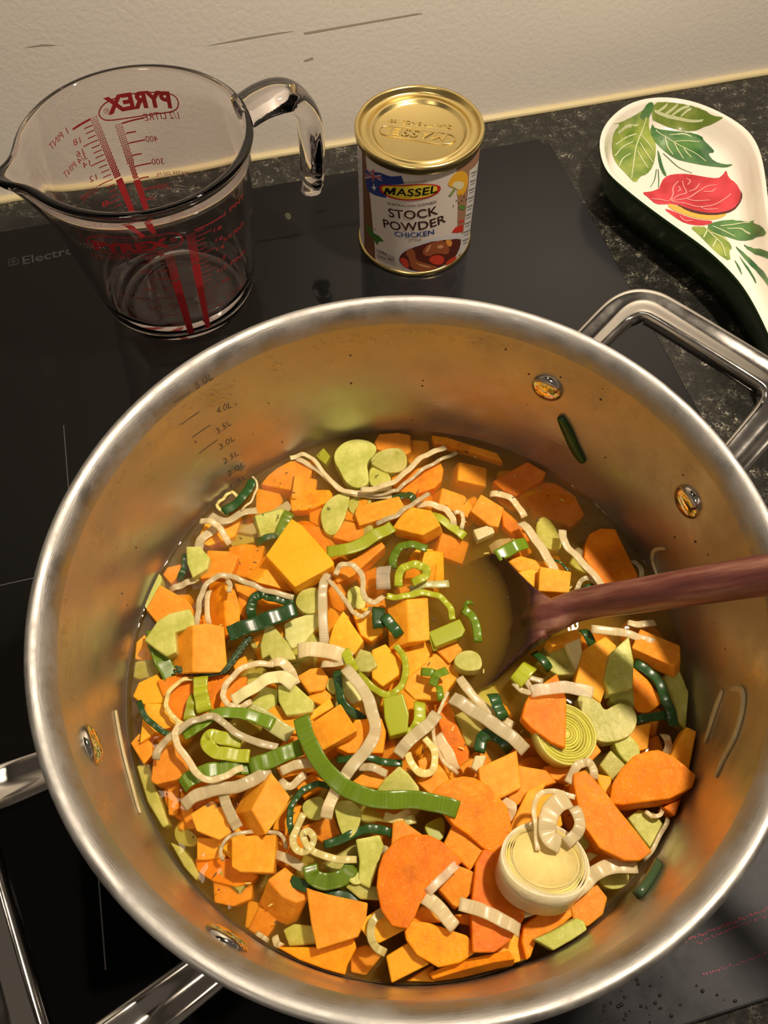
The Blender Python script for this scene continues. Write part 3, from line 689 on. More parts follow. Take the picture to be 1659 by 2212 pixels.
for p in ([(690,360),(650,480),(610,590),(590,720),(575,830)],[(625,420),(540,430),(470,480)],[(610,490),(530,520),(450,570)],[(590,550),(510,590),(445,660)],[(570,640),(510,680),(480,740)],[(650,500),(700,560),(740,620)],[(640,560),(690,640),(740,710)],[(620,620),(660,690),(700,750)],
          [(750,310),(840,350),(950,375),(1120,385)],[(770,320),(830,280),(850,255)],[(830,340),(900,290),(930,260)],[(880,350),(950,300),(1020,275)],[(950,355),(1000,310),(1030,300)],
          [(760,460),(840,520),(940,580),(1060,640),(1140,700)],[(860,500),(960,490),(1030,510)],[(900,550),(1000,545),(1090,550)],[(830,520),(850,590),(890,650)],[(900,560),(930,620),(970,680)],[(970,600),(1000,640),(1030,670)],
          [(1120,1190),(1200,1270),(1260,1330),(1290,1420)],[(1180,1240),(1250,1270),(1320,1320)],[(1150,1220),(1130,1260),(1120,1280)],[(1220,1290),(1200,1330),(1190,1350)],[(1190,1190),(1280,1230),(1360,1270)],[(1250,1190),(1400,1170),(1480,1160)],[(1300,1210),(1400,1210),(1480,1250)]): stroke(p, .0009, m_vein)
for p in ([(865,1000),(890,950),(890,900),(930,850)],[(870,1000),(930,960),(990,940),(970,890),(960,850)],[(880,1000),(1000,980),(1080,930),(1150,890),(1220,880)],[(990,985),(1060,1000),(1170,995)],[(880,1005),(980,1020),(1080,1045),(1200,1030),(1290,980),(1330,945)],[(1100,1050),(1150,1065),(1230,1060)],[(1010,930),(1060,910),(1090,870)],[(1120,930),(1180,930),(1215,905)],[(730,985),(790,990),(860,1005)],[(990,830),(1020,850),(1000,880)],[(930,890),(945,915),(925,930)],[(940,1115),(980,1150),(1040,1150)]): stroke(p, .0010, m_pink)
for p in ([(815,640),(880,700),(940,750),(1035,790)],[(765,760),(750,840),(720,895)],[(778,760),(782,840),(780,900)]): stroke(p, .0007, ml2)

# ---------------------------------------------------------------- wooden spoon
m_wood = mat('purple_brown_wood', (.10,.03,.025), .38, Coat_Weight=.25, Coat_Roughness=.25)
VEG = '''
P|C|J|1|380,800 460,700 560,620 700,545 980,535 920,700 850,885 650,850|10||pale orange sweet potato wedge dotted with herbs below the volume marks
P|K|J|1|725,940 880,885 1160,880 1185,930 1175,1000 930,1100 740,1110|6||short deep orange carrot stick just below the herb-dotted wedge
P|C|J|-4|310,870 560,900 600,1000 500,1180 300,1180|9||blurred sunken sweet potato between the upright green strip and herb-dotted wedge
P|W|J|-1|90,1360 200,1290 330,1230 640,1020 700,1100 560,1220 400,1330 260,1390|2||pale pointed leek leaf with two dark peppercorn specks, upper left of soup
R|D|A|5|640,700 735,640 790,570 822,500|58||dark green leek strip standing upright beside the 1.5L mark
R|G|J|1|575,1430 640,1250 700,1130|135||bright green leek piece with an oil bubble, above the biggest sweet potato
R|D|J|0|290,1500 440,1440 590,1400|85||dark green leek sliver left of the biggest sweet potato's top corner
R|Y|A|3|665,720 610,680 600,630 625,590 680,580 725,605|20||thin yellow leek loop hooked behind the upright green strip
R|W|A|5|815,485 842,530 835,590 800,650 745,690|14||thread-thin pale leek sliver falling from the upright green strip
R|W|A|6|500,750 570,765 620,800 650,850 672,892|38||cream leek strip curling down over the upper left sweet potato
R|W|A|4|560,720 640,765 740,720 840,685|55||translucent leek strip lying across beside the pot wall, upper left
R|W|A|3|488,925 515,870 600,800 680,745|55||pale pinkish leek strip draped on the sweet potato by the pot's upper left wall
P|C|A|1|490,880 560,740 740,740 700,850 560,900|8||sweet potato under tangled leek threads at the soup's upper left edge
P|Y|A|-4|640,800 800,780 820,880 700,910|6||sunken olive green celery left of the dark green sliver
P|L|J|1|1010,470 1100,375 1175,470 1120,560|5||small bright yellow leek chip beside the big celery crescent
P|Y|A|3|1310,390 1330,330 1400,285 1490,285 1555,325 1530,375 1490,410 1503,470 1505,530 1440,552 1380,520 1350,460|7|s|big kidney-shaped celery slice near the far side of the soup
P|Y|B|2|0,405 60,340 180,325 215,390 200,455 110,470 50,440|6|s|plump celery piece touching the right of the kidney-shaped celery
P|Y|B|1|-5,445 50,440 120,490 110,545 0,560|6|s|small shiny celery piece below the plump one at the far side
P|C|B|1|35,290 60,245 165,225 230,250 235,340 200,360 50,330|9||sweet potato at the very back of the soup, centre
P|C|B|-5|240,280 340,290 350,350 260,430 230,400|9||dim sunken sweet potato right of the rearmost one
P|K|B|-1|385,250 470,262 560,295 740,350 770,400 600,345 400,295|5||long dark orange carrot strip at the shaded back edge
R|W|K|7|0,860 200,840 400,770 560,640 700,500 850,420 1010,340|78||wide glistening translucent leek strip sweeping up toward the back right
R|W|A|4|1040,375 1110,360 1170,385 1240,470 1310,550 1400,590 1520,580 1650,550|30||slim brown-tinged leek thread from the back wall to the celery crescent
R|W|A|3|1080,380 1180,440 1270,510 1340,570 1450,605 1650,608|34||second slim leek thread lying just under the celery crescent
R|W|K|4|-10,905 180,930 380,890 460,850 620,720 800,590 980,500 1150,410|45||narrow leek strip below and parallel to the glistening wide one
P|K|K|1|390,730 560,650 700,620 920,540 960,640 940,760 860,840 650,910 440,870|6||glossy orange carrot round under the glistening leek strip
P|C|K|1|990,865 1230,950 1330,1080 1270,1190 950,1050|-130,80,9||sweet potato block behind the curled leek tips, centre back
P|C|B|4|665,610 790,685 760,790 710,780 608,702|8||pale orange cube with two dark herb slivers, back right of centre
P|K|B|-1|790,690 850,740 900,790 945,870 900,885 800,790|5||sunken carrot arc below the cube with herb slivers
P|WP|K|3|1350,1350 1550,1290 1590,1380 1400,1465|5||small cream leek block under the cube with herb slivers
R|W|K|4|660,1035 850,1050 1000,1110 1080,1190 1110,1290|78||cream leek strip arching over the bright green strip, back centre
R|W|K|4|1110,1140 1180,1140 1220,1220 1200,1330|52||short hooked cream leek tip right of the arching cream strip
R|W|K|6|180,1260 400,1190 520,1100 640,1030 820,890|62||cream leek strip lying over the oblong sweet potato, back centre
R|L|K|3|830,1150 1000,1260 1240,1420|115||lime green leek strip slanting down beside the six-sided sweet potato
P|C|K|6|395,1320 480,1200 590,1090 820,1130 920,1290 720,1400|50,110,9||six-sided bright sweet potato chunk, back centre
P|C|P|4|771,1108 776,1093 858,1074 867,1092 860,1108 780,1132|8||oblong sweet potato beside the six-sided chunk
R|D|K|1|180,990 430,960 560,930 650,1000|100||dark green leek piece tucked under the cream strip, back centre
P|C|A|-2|1100,790 1220,800 1320,920 1250,950|8||dull orange sweet potato behind the biggest chunk's right corner
P|Y|A|2|1228,740 1240,680 1290,625 1340,605 1395,605 1375,700 1340,790 1300,840 1250,815|6|s|half-moon celery slice above the lime strip, upper middle
P|Y|A|1|1390,650 1430,612 1500,610 1530,650 1440,720 1400,700|5|s|small half-sunken celery next to the half-moon slice
P|C|A|-3|1155,690 1230,680 1220,790 1160,760|8||small sunken sweet potato under the short carrot stick
P|C|A|1|1305,855 1370,765 1530,800 1480,860 1390,880|8||sweet potato under the end of the half-moon celery
P|CB|A|7|915,965 1055,765 1110,800 1200,900 1285,1000 1280,1020 1072,1135 985,1040|10||biggest smooth sweet potato chunk with a yellow edge, upper left of centre
R|L|A|8|1260,935 1400,925 1560,845 1655,785|76||glossy ribbed lime leek strip right of the biggest chunk
P|C|N|-3|430,190 600,150 820,170 780,330 640,520 430,480|9||deep orange sunken sweet potato left of the biggest chunk
P|C|N|3|170,225 420,235 505,290 430,495 90,535|8||square sweet potato with notched left side, left of centre
P|Y|A|5|425,920 500,920 555,980 540,1040 460,1090 430,1010|8||olive celery block leaning on the notched sweet potato
R|D|A|2|378,1110 410,1040 420,950|42||dark green leek stub between olive celery and pot wall
P|C|A|1|285,1080 310,1040 385,1022 380,1075 330,1130|6||small mustard sweet potato bit by the left pot wall
P|Y|A|3|168,1105 200,1080 245,1075 275,1105 255,1160 225,1220 205,1290 165,1250|10|s|upright ribbed celery piece against the left pot wall
R|W|A|3|320,1170 380,1150 440,1125 485,1095|42||short pale leek strip above the left wall's pentagon sweet potato
P|C|A|5|195,1290 270,1155 420,1240 495,1345 450,1385 260,1368|9||pentagon sweet potato near the left wall under a leek thread
P|Y|C|9|255,435 300,370 340,310 420,260 550,230 585,300 580,345 455,385 465,510 400,540 320,485|7||knobbly pale celery piece perched beside the large ridged cube
R|W|N|9|10,1120 40,950 60,800 130,640 260,530 400,520 560,570 720,640 900,700 1180,755|68||long cream leek arc looping over the upright carrot, left
R|W|N|10|370,560 420,620 410,710|62||stubby cream leek end resting on the upright carrot
R|W|N|6|170,680 145,850 165,1090|72||straight white leek piece left of the upright carrot
P|K|N|4|360,620 480,690 545,900 540,1050 400,1250 375,1000|-185,-10,7||upright oval carrot slice inside the cream leek arc
P|C|N|0|480,620 740,680 620,800 590,1000 540,960 520,760|8||sweet potato sliver between carrot and bent dark leek
P|C|N|2|760,590 970,350 1040,430 1160,695|-130,-60,7||two-sided sweet potato directly below the biggest chunk
R|D|N|7|680,1010 675,880 720,780 800,740 900,765 1050,800 1190,810|112||bent dark green leek strip shaped like a hook, left of centre
R|D|N|10|400,1200 560,1150 800,1070 1000,990 1210,900|185||broad straight dark green leek strip below the hooked one
T|R|C|6|1000,410 935,500 870,590 820,645 760,668 700,678 580,672 470,652|11||dark green rosemary sprig curving under the large ridged cube
P|C|C|9|600,350 690,335 805,355 815,480 825,600 780,655 600,655|-150,30,10||large ridged sweet potato cube with a dark herb fleck, left
R|G|C|5|300,360 320,460 360,570 430,710|112||green leek strip behind the large ridged cube by the left wall
P|C|C|-1|170,460 240,410 330,560 300,590 175,570|8||half-sunken sweet potato touching the left wall
P|Y|C|-1|165,700 180,600 290,580 350,640 330,690 200,715|8||cloudy sunken celery at the left wall
P|CB|I|4|275,570 340,420 550,320 600,400 640,640 400,660|9||mustard yellow sweet potato block at the left edge of the soup
P|K|C|4|360,740 480,705 800,700 945,715 930,820 880,900 780,960 640,985 500,1010 420,900|6||wide grainy carrot half-moon crossed by yellow leek, left
R|Y|C|7|590,705 500,730 420,810 395,890 420,960 470,1010 520,1040|34||round yellowish leek hoop over the wide carrot half-moon
R|L|C|8|640,695 640,780 650,860 670,950|105||yellow-green leek band standing on the wide carrot half-moon
R|L|C|6|605,840 580,920 560,1010|92||second yellow-green band lower left on the carrot half-moon
P|C|C|4|250,905 400,900 450,1000 460,1050 350,1080 215,1165 235,1000|9||sweet potato under the dark curved leek by the left wall
R|D|C|7|190,870 240,980 320,1060 400,1110 440,1120|42||thin dark green leek curve at the soup's left edge
P|C|C|3|115,1190 205,1115 285,1180 290,1260 230,1320|9||small sweet potato diamond in the left corner by the leek smear
P|C|C|6|320,1235 450,1195 540,1310 530,1400 460,1435 330,1465 295,1440|10||peach sweet potato with rounded face below the leek knot, left
R|W|C|12|310,1290 350,1200 440,1120 560,1030 650,1000 730,985 800,1030 900,1105 1050,1170 1190,1200|54||pale grey leek band bridging the dark green ribbon, left
R|W|C|13|480,1030 455,1110 480,1200 560,1310 620,1400 690,1440 780,1430 870,1380 940,1345|50||glossy pale leek band hanging down over the green strip, left
R|G|C|10|510,1115 620,1060 740,975 880,960 1020,985 1162,1040|88||long mid green leek ribbon under the pale grey band
R|WG|C|6|940,930 1080,990 1180,1060 1290,1120|115||whitish green leek strip right of the mid green ribbon
R|L|C|11|930,1160 800,1145 720,1125 685,1165 740,1240 860,1260 990,1270|95||lime leek strip folded back on itself, left of centre
R|W|C|9|1165,605 1060,605 960,630 870,700 815,780 805,850 850,905 930,915 1000,870|44||large thin cream leek hoop left of centre
R|WP|C|10|865,865 990,800 1100,730 1210,700 1310,755|92||thick cream leek strip lying inside the thin cream hoop
R|W|C|7|1130,600 1230,600 1290,670 1325,750|66||pale folded leek tip above the thick cream strip
P|Y|N|5|860,1140 910,1100 1000,1200 1100,1320 1200,1500 1080,1510 960,1570 900,1450 820,1500 800,1350|8||pointed green-tipped celery wedge below the broad dark strip
P|YP|N|2|1090,1100 1200,1040 1440,960 1480,1100 1300,1310 1170,1370 1100,1250|7||whitish celery block right of the pointed wedge
P|Y|N|3|1215,820 1260,720 1340,680 1450,665 1510,750 1490,930 1340,960 1240,890|6|s|round celery slice with a yellow herb needle on top
R|W|N|5|1600,480 1540,640 1530,900 1550,1340|118||upright ribbed white leek strip beside the needle-topped celery
P|C|C|0|870,600 960,555 980,620 900,680|8||small sweet potato peeking out below the rosemary tip
P|Y|C|0|1000,430 1090,390 1080,480 1010,500|7|s|small sunken celery left of the pointed wedge
P|Y|C|1|930,740 990,670 1090,690 1060,800 960,830|8||celery piece framed by the thin cream hoop
P|Y|C|3|970,920 1100,780 1190,800 1180,900 1080,960|8||celery piece under the thick cream strip's lower side
P|Y|C|6|1205,770 1320,770 1440,880 1430,950 1260,970 1210,880|9||boxy celery chunk right of the thick cream strip
P|C|C|4|1345,700 1430,650 1500,640 1550,710 1520,790 1420,805|9||wet sweet potato cube with dark shaded front, centre left
P|C|C|2|1400,850 1520,790 1590,850 1500,900|8||sweet potato just beneath the wet dark-fronted cube
P|C|C|3|1130,970 1150,875 1260,950 1440,960 1420,1100 1300,1100|9||sweet potato under the boxy celery chunk
P|C|C|4|1430,960 1560,860 1590,920 1430,1015|8||thin sweet potato corner beside the topmost peach cube
R|G|P|17|650,1548 662,1590 690,1645 730,1690 775,1716 830,1728 885,1727 935,1733 990,1748|38||longest green leek strip curving across the middle foreground
R|G|F|9|370,320 440,270 560,220 700,195 860,180|112||shiny green leek strip, left half of the foreground band
R|G|F|10|850,185 1000,140 1120,90 1230,40|115||matt green leek strip continuing toward the longest green strip
R|W|F|10|375,460 480,390 620,350 800,320 900,270 1010,210|88||wide white leek strip below the shiny green one
R|W|F|9|665,370 700,480 740,560 775,625|78||short ribbed leek strip hanging below the wide white one
P|CS|F|7|450,530 590,440 690,510 730,640 640,700 490,640|10||sweet potato with a brown bruise on its front, lower left
P|C|F|11|890,490 1020,248 1145,410 1110,480 985,655|-135,30,12||big diamond-shaped sweet potato cube, lower left of centre
P|C|F|8|745,700 880,690 1035,685 1030,800 1015,935 800,928 745,895|10||square sweet potato cube in front of the diamond-shaped one
P|C|F|2|490,700 660,710 680,830 560,850 490,850|8||sweet potato left of the square foreground cube
P|K|F|1|490,850 750,850 740,900 900,960 860,1010 760,1040 600,1000 500,930|8||wet rounded carrot under the square foreground cube
P|C|F|-1|610,1000 870,1010 860,1130 740,1180 605,1170|10||half-sunken square sweet potato at the lower left edge
R|W|F|6|665,850 650,780 700,700 780,665 900,650 1040,655 1100,700 1120,770|28||thin pinkish leek thread curving behind the square cube
R|W|F|6|1030,810 1140,850 1240,910|62||pinkish leek piece right of the square foreground cube
P|C|F|6|1005,1000 1120,915 1280,1060 1270,1120 1195,1150 1100,1110|-65,170,11||tilted sweet potato cube below the glossy green pepper-like leek
P|C|P|9|667,1922 705,1935 788,1953 784,1985 768,2020 688,2045 676,1990|11||large smooth sweet potato slab, lower foreground left of centre
P|K|P|4|608,2048 700,2048 758,2028 764,2050 745,2085 740,2111 700,2096 650,2075|10||bright orange chunk below the large smooth slab
P|Y|F|0|1110,1360 1180,1320 1300,1330 1350,1450 1150,1465|8||sunken celery beneath the tilted cube with a trapped bubble
R|W|F|2|1040,1400 1060,1480 1040,1580|52||white leek shred by the pot's lower left wall
R|W|F|2|890,1410 930,1425 975,1465|32||tiny white leek shred near the lower rivet
P|C|F|-2|930,1200 1050,1270 1020,1350 970,1420 860,1350|8||blurred sweet potato under the tilted cube
P|C|F|-5|850,1150 960,1180 880,1350 830,1330|8||deep sunken sweet potato above the lower rivet
P|Y|F|1|60,200 140,180 180,330 270,580 230,600 130,430|8||long celery stick against the pot wall, lower left
P|Y|F|-2|330,600 430,640 490,700 460,760 330,730|8|s|sunken celery left of the bruised sweet potato
P|Y|F|1|300,740 370,770 440,850 490,950 470,990 390,900|8||narrow celery piece at the wall below the stick-shaped one
P|C|F|1|365,350 450,480 470,620 410,620 370,500|9||narrow orange sliver left of the bruised sweet potato
P|C|F|1|270,290 360,290 340,520 280,520|9||sunken orange piece below the peach sweet potato
R|D|F|9|1430,320 1330,310 1240,360 1170,450 1145,560 1160,660|46||dark green leek arc left of the longest green strip
R|Y|F|12|1245,520 1190,640 1170,730 1210,790 1280,780 1320,700 1280,650 1240,680 1290,770 1380,820 1500,850 1625,850|52||yellow-white leek strip with a small end loop, foreground
R|D|G|8|0,745 120,710 250,650 350,630 450,650 540,700|62||dark green pointed leek strip under the yellow-white loop
R|G|F|10|1290,890 1320,980 1430,1010 1540,970 1600,890|115||glossy green cup-shaped leek, foreground left of centre
R|D|F|7|1150,1000 1300,1055 1450,1100 1659,1140|78||dark green leek blade under the cup-shaped leek
P|Y|F|8|1470,460 1570,430 1659,500 1640,600 1600,680 1540,690 1500,600|8|s|tongue-shaped celery piece below the longest green strip
P|Y|F|4|1240,440 1380,390 1400,500 1360,570 1250,540|8|s|small olive celery inside the dark green arc
P|C|F|2|1240,620 1450,540 1500,660 1380,720|9||sweet potato behind the yellow-white leek loop
P|C|F|1|1050,560 1150,430 1230,480 1150,640 1030,630|9||sweet potato hidden behind the diamond cube's right corner
R|W|P|13|745,1440 785,1490 803,1535 811,1575 798,1610 765,1650 735,1690|27||long white leek strip running down the centre of the soup
R|W|P|14|748,1672 728,1705 712,1735 703,1765|26||white leek tail emerging below the longest green strip
R|W|D|9|10,510 150,505 300,540 390,575|108||broad pale leek leaf left of the lime arc, centre
R|W|D|8|180,610 300,605 390,585|55||frayed pale leek edge below the broad pale leaf
R|L|D|10|345,505 380,590 420,660|72||pointed lime leek chip at the tip of the broad pale leaf
R|L|D|9|440,670 530,760 620,825 700,820 765,740 785,640 760,540 710,475|48||lime green leek arc forming a U, centre
P|Y|D|8|410,600 460,510 530,530 575,620 520,660 430,660|7||translucent angular celery inside the lime U
P|CB|D|5|550,520 640,480 740,600 730,680 620,760 550,700|9||yellowish sweet potato cube inside the lime U
P|C|D|3|680,480 900,450 980,480 920,600 800,700 770,600|9||smooth sweet potato right of the lime U, below the ridged centre cube
P|C|D|2|790,780 830,660 980,540 1130,640 1150,690 1030,860 860,850|9||peach sweet potato with green fragments on it, centre
P|C|D|8|800,160 940,148 952,425 815,440|-142,62,8||two-tone sweet potato cube left of the spoon bowl, centre
R|D|D|9|592,200 592,350|95||short dark green leek square left of the two-tone cube
R|D|D|10|625,260 680,330 740,400|82||dark green leek piece slanting over the two-tone cube's corner
P|C|M|5|60,1130 110,950 200,820 290,960 390,1100 300,1230|9||domed sweet potato right of the upright white strip
P|C|M|4|300,810 470,780 590,1010 480,1100 380,1040|9||peach sweet potato gripped by a thin leek thread, centre
R|W|M|7|40,460 150,600 230,720 300,820 380,850 450,810 480,750|46||thin leek thread running over the gripped peach sweet potato
R|W|M|11|110,420 160,340 250,320 340,370 395,470 400,600 440,690 520,710 610,640|58||curled translucent leek hook near the centre back
R|WT|M|8|620,335 600,440 610,570|150||glassy white leek sheet behind the stacked green curls
P|C|M|4|100,420 250,300 560,110 600,160 300,430 150,500|9||long sweet potato bar under the glossy ribbed lime strip
P|Y|M|2|240,600 340,540 410,640 420,770 320,780 250,720|7|s|round olive celery behind the curled leek hook
R|G|M|8|700,350 710,250 780,150 880,120 1060,150|90||green leek strip bent like an elbow above the spoon tip
R|L|M|9|760,545 770,420 830,350 940,330 1040,370 1030,450 900,500|88||lime leek curl rolled into a ring beside the spoon
R|L|M|8|640,640 760,660 900,630 1060,620 1200,670 1290,770 1320,880|68||long lime leek ribbon bending down toward the spoon bowl
R|WG|M|5|880,565 1050,540 1280,515|78||pale green leek strip pointing at the spoon bowl
P|C|M|1|890,240 960,170 1110,180 1110,360 1050,400 1040,330|8||murky sweet potato beside the spoon's submerged tip
P|L|M|7|1085,1020 1380,895 1435,1000 1400,1060 1150,1160|5||blocky yellow-lime leek piece left of the spoon bowl
R|G|M|6|1430,780 1500,840 1560,960 1580,1110|90||feathery green leek leaf floating at the spoon bowl
R|G|M|5|1440,790 1460,730 1525,705|44||small green shoot end above the feathery leaf
R|L|M|6|1080,1050 1140,1200|42||tiny lime sliver under the blocky yellow-lime piece
P|Y|D|6|1130,600 1170,530 1260,515 1320,560 1325,640 1260,655 1190,650|7|s|stubby ridged celery just below the spoon bowl
P|C|D|3|1000,500 1140,450 1185,510 1100,600|9||sweet potato above the stubby ridged celery
R|G|D|7|895,660 1000,680|62||square green leek flake on the peach sweet potato
R|G|D|8|980,760 1010,690 1085,650|62||bent green leek flake right of the square flake
R|G|D|7|1040,870 1025,760|52||narrow green leek flake below the bent one
P|L|D|9|630,870 760,832 800,970 790,1085 675,1115 640,1000|7||bright lime leek block at the soup's centre
R|L|D|6|885,880 885,1000 850,1080 790,1130|88||olive-lime leek strip right of the bright lime block
R|W|D|11|730,1260 790,1180 880,1100 960,1030 1010,960|92||ribbed white leek half-ring right of the bright lime block
R|Y|D|10|800,1240 830,1330 900,1395 975,1375 995,1280 970,1200 920,1140|54||yellow leek hoop below the ribbed white half-ring
R|W|D|7|1090,800 1040,920 985,1050 1000,1200 1060,1310 1160,1395|28||brownish thin leek outline circling an orange carrot wedge
P|K|D|2|1000,950 1090,900 1150,1050 1240,1250 1200,1370 1100,1250|8||orange carrot wedge encircled by a thin leek outline
R|W|D|6|1010,1120 1080,1240 1140,1370|84||pale leek flap on the encircled carrot wedge
R|W|D|10|1120,840 1200,900 1350,1000 1500,1100 1650,1225|98||long thick white leek strip below the spoon bowl
R|W|D|7|1170,700 1250,820 1400,960 1560,1050|68||slimmer white leek strip joining the thick one below the spoon
R|D|D|10|1410,820 1445,910 1490,1000|82||dark green leek tab right below the spoon bowl
R|D|D|6|1310,1240 1340,1130 1430,1125 1540,1225|88||dark green leek arch under the thick white strip
P|Y|D|-1|1140,990 1200,960 1350,1050 1290,1200 1220,1180|7||sunken olive celery above the dark green arch
P|C|D|13|100,1050 310,910 420,1085 190,1218|8,42,9||topmost peach sweet potato cube right of the longest green strip's tip
P|K|D|7|300,1200 430,1020 600,1010 630,1100 610,1240 380,1240|8||sparkling wet carrot piece behind the peach cube
R|D|D|8|290,1290 500,1280 620,1315 760,1315|52||dark green leek strip below the sparkling carrot
R|W|D|10|450,1345 550,1355 650,1395|58||short ribbed white leek strip under the dark green one
P|C|D|5|880,1310 960,1270 1060,1380 1090,1440 1020,1500 900,1420|9||sweet potato at the foot of the yellow hoop
R|D|D|6|290,650 305,780 340,900 490,1010|62||dark green leek strip left of the long white strip
P|YP|D|4|310,680 360,660 420,750 480,850 400,890 350,830|7||pale celery oblong behind the long white strip
P|Y|D|2|200,760 250,700 290,760 270,840|7|s|small celery beside the dark green centre strip
P|Y|G|13|380,370 450,270 540,190 600,240 670,330 670,385|8||triangular celery wedge resting on the longest green strip
P|C|G|7|190,310 300,220 440,270 380,340|9||sweet potato left of the triangular celery
P|C|F|8|1060,180 1280,100 1360,200 1100,260|9||sweet potato striped by two pale leek bits
R|W|F|11|1080,215 1180,180 1300,150|66||upper pale leek bit on the striped sweet potato
R|W|F|9|1070,280 1150,325 1260,235|58||lower pale leek bit beside the diamond cube
P|K|F|6|1180,300 1300,240 1400,300 1250,400|9||carrot piece inside the dark green arc's bend
P|C|G|7|680,300 760,210 880,290 860,320 770,385|9||sweet potato right of the triangular celery
P|K|G|14|800,390 860,330 930,290 1010,275 1080,285 1170,335 1230,400 1290,470 1315,560 1315,660 1240,815 1130,740 1030,650 940,590|7||large carrot round touching the longest green strip's end
P|C|G|11|870,745 940,595 1135,745 1140,800 1045,915|9||sweet potato cube wedged between two large carrot rounds
P|K|G|17|400,1040 410,930 440,830 500,760 560,715 640,695 740,700 820,740 880,790 960,870 820,1020 690,1130 650,1230 600,1310 500,1290 430,1190|7||largest carrot slice with a bite-shaped side, foreground centre
P|C|G|12|835,1060 950,900 1030,930 1090,960 1085,1050 950,1190|9||sweet potato between the largest carrot slice and the tall one
P|K|G|15|1100,900 1150,810 1220,820 1320,920 1400,1060 1420,1250 1330,1400 1220,1480 1080,1480 1070,1200|8||tall upright carrot slice crossed by a white leek strip
R|W|G|19|970,1170 1150,1225 1300,1300 1405,1360|98||flat white leek strip crossing the tall carrot slice
R|W|G|18|700,1110 790,1170 870,1260 940,1340|98||ribbed white leek strip dangling off the largest carrot slice
R|WT|G|19|740,1090 850,980 955,880|62||see-through leek strip on the largest carrot slice
P|K|G|14|600,1370 640,1300 760,1320 1000,1400 1062,1460 1050,1520 960,1580 820,1610 680,1530 610,1430|8||half-moon carrot slice with a notched rim, bottom centre
P|K|G|11|780,1660 900,1605 1000,1570 1300,1510 1330,1545 1340,1570 1200,1590 1000,1640 810,1700|4,55,8||thick carrot baton lying against the pot's front wall
P|CB|G|10|455,1550 600,1460 740,1600 490,1750|10||golden sweet potato corner at the bottom of the pot
P|C|G|3|600,1720 780,1610 800,1680 790,1750|8||shaded sweet potato between golden corner and carrot baton
P|C|G|9|250,1310 420,1200 530,1290 610,1330 400,1440 340,1430|9||sweet potato shaded by the largest carrot slice's lower end
R|Y|G|12|430,1215 350,1290 335,1400 370,1480 440,1520|60||cream leek crescent at the bottom left of the carrots
P|C|G|9|1200,1490 1400,1370 1450,1560 1350,1590|8||sweet potato under the tall carrot slice's right foot
P|C|G|6|940,1250 1060,1240 1075,1330 980,1310|8||small orange gap piece left of the tall carrot slice
P|C|G|9|590,1320 700,1190 900,1260 830,1300|8||orange piece under the dangling ribbed leek
P|C|G|-2|200,1500 300,1470 420,1520 300,1670 200,1650|8||sunken sweet potato left of the golden corner
P|L|G|5|720,620 750,590 860,540 860,700 780,720|8|s|dim yellow celery below the longest green strip's end
R|Y|G|8|430,540 520,560 620,500|62||yellowish leek bit under the longest green strip
R|WG|G|8|550,590 650,560|62||small shiny white-green leek bit under the longest strip
P|Y|G|10|235,720 390,690 420,760 400,820 330,1040 250,1000 260,860|8||crumpled translucent celery left of the largest carrot slice
P|Y|G|9|175,1000 210,930 250,950 270,1020 220,1030|6|s|small celery knob beside the glossy green cup
P|Y|G|7|165,1050 220,1010 410,1060 410,1140 260,1130|8||dark green celery under the crumpled translucent one
R|W|G|9|380,800 440,780 450,850|52||white leek fold touching the largest carrot slice's left edge
P|C|G|9|500,590 560,575 720,690 640,700 490,750|8||sweet potato peeking above the largest carrot slice
R|W|G|11|1290,420 1345,480 1315,560|70||small cream leek ring beside the large carrot round
P|C|G|13|1120,200 1370,85 1400,330 1250,405 1130,290|9||smooth sweet potato block above the large carrot round
P|WP|G|11|1060,190 1085,110 1160,110 1120,235|4||pale yellow leek tip left of the smooth block
P|C|H|9|170,400 240,190 420,220 490,300 400,330 220,460|9||wet sweet potato between smooth block and leek curl
P|C|H|13|170,640 300,370 440,300 360,430 340,690|9||orange wedge left of the big leek curl
P|C|H|11|345,700 360,400 500,385 540,600|9||golden sweet potato seen through the big leek curl
R|W|H|30|375,790 355,620 345,470 400,370 520,365 640,400|38||thin leek ribbon framing the big leek curl
R|W|H|31|600,405 500,460 440,580 455,690 540,740|135||big creamy leek curl lying on the piled vegetables
R|W|H|30|575,735 650,660 670,570 630,470|85||right side fold of the big creamy leek curl
P|K|H|19|650,330 650,265 730,240 850,370 930,480 1060,640 1160,770 1080,830 980,830 820,750 700,580|9||long carrot slice leaning at the right, half in shade
P|K|H|17|910,430 930,300 990,200 1070,120 1150,90 1230,80 1320,120 1400,180 1480,250 1495,350 1300,400 1000,440|20,45,9||big shaded carrot slice near the right wall
P|C|E|11|1100,1030 1190,868 1285,905 1250,1140|9||shaded sweet potato block behind the big shaded carrot
P|K|E|16|245,800 265,720 300,660 430,570 480,700 475,960 400,930 290,850|7||carrot slice leaning on the yellow leek round
P|Y|E|9|560,690 640,670 680,690 710,770 760,740 800,722 870,750 890,820 860,890 790,925 700,935 630,890 610,800|8|s|heart-shaped celery slice right of the yellow leek round
P|Y|E|6|750,670 880,610 900,700 880,760 760,720|7|s|celery half hidden above the heart-shaped slice
P|Y|E|13|720,580 750,440 850,350 875,480 870,620 745,655|8||tall green celery piece below the spoon handle
P|C|E|9|555,590 600,420 715,350 775,400 740,500 725,600 690,700|9||arrow-shaped sweet potato left of the tall green celery
P|C|E|12|885,400 930,300 1140,388 1142,465 1110,500|0,70,8||shaded sweet potato block right of the tall green celery
P|K|E|6|880,520 960,590 1030,680 1030,720 950,780 890,740|8||shaded carrot slice under the tall green celery
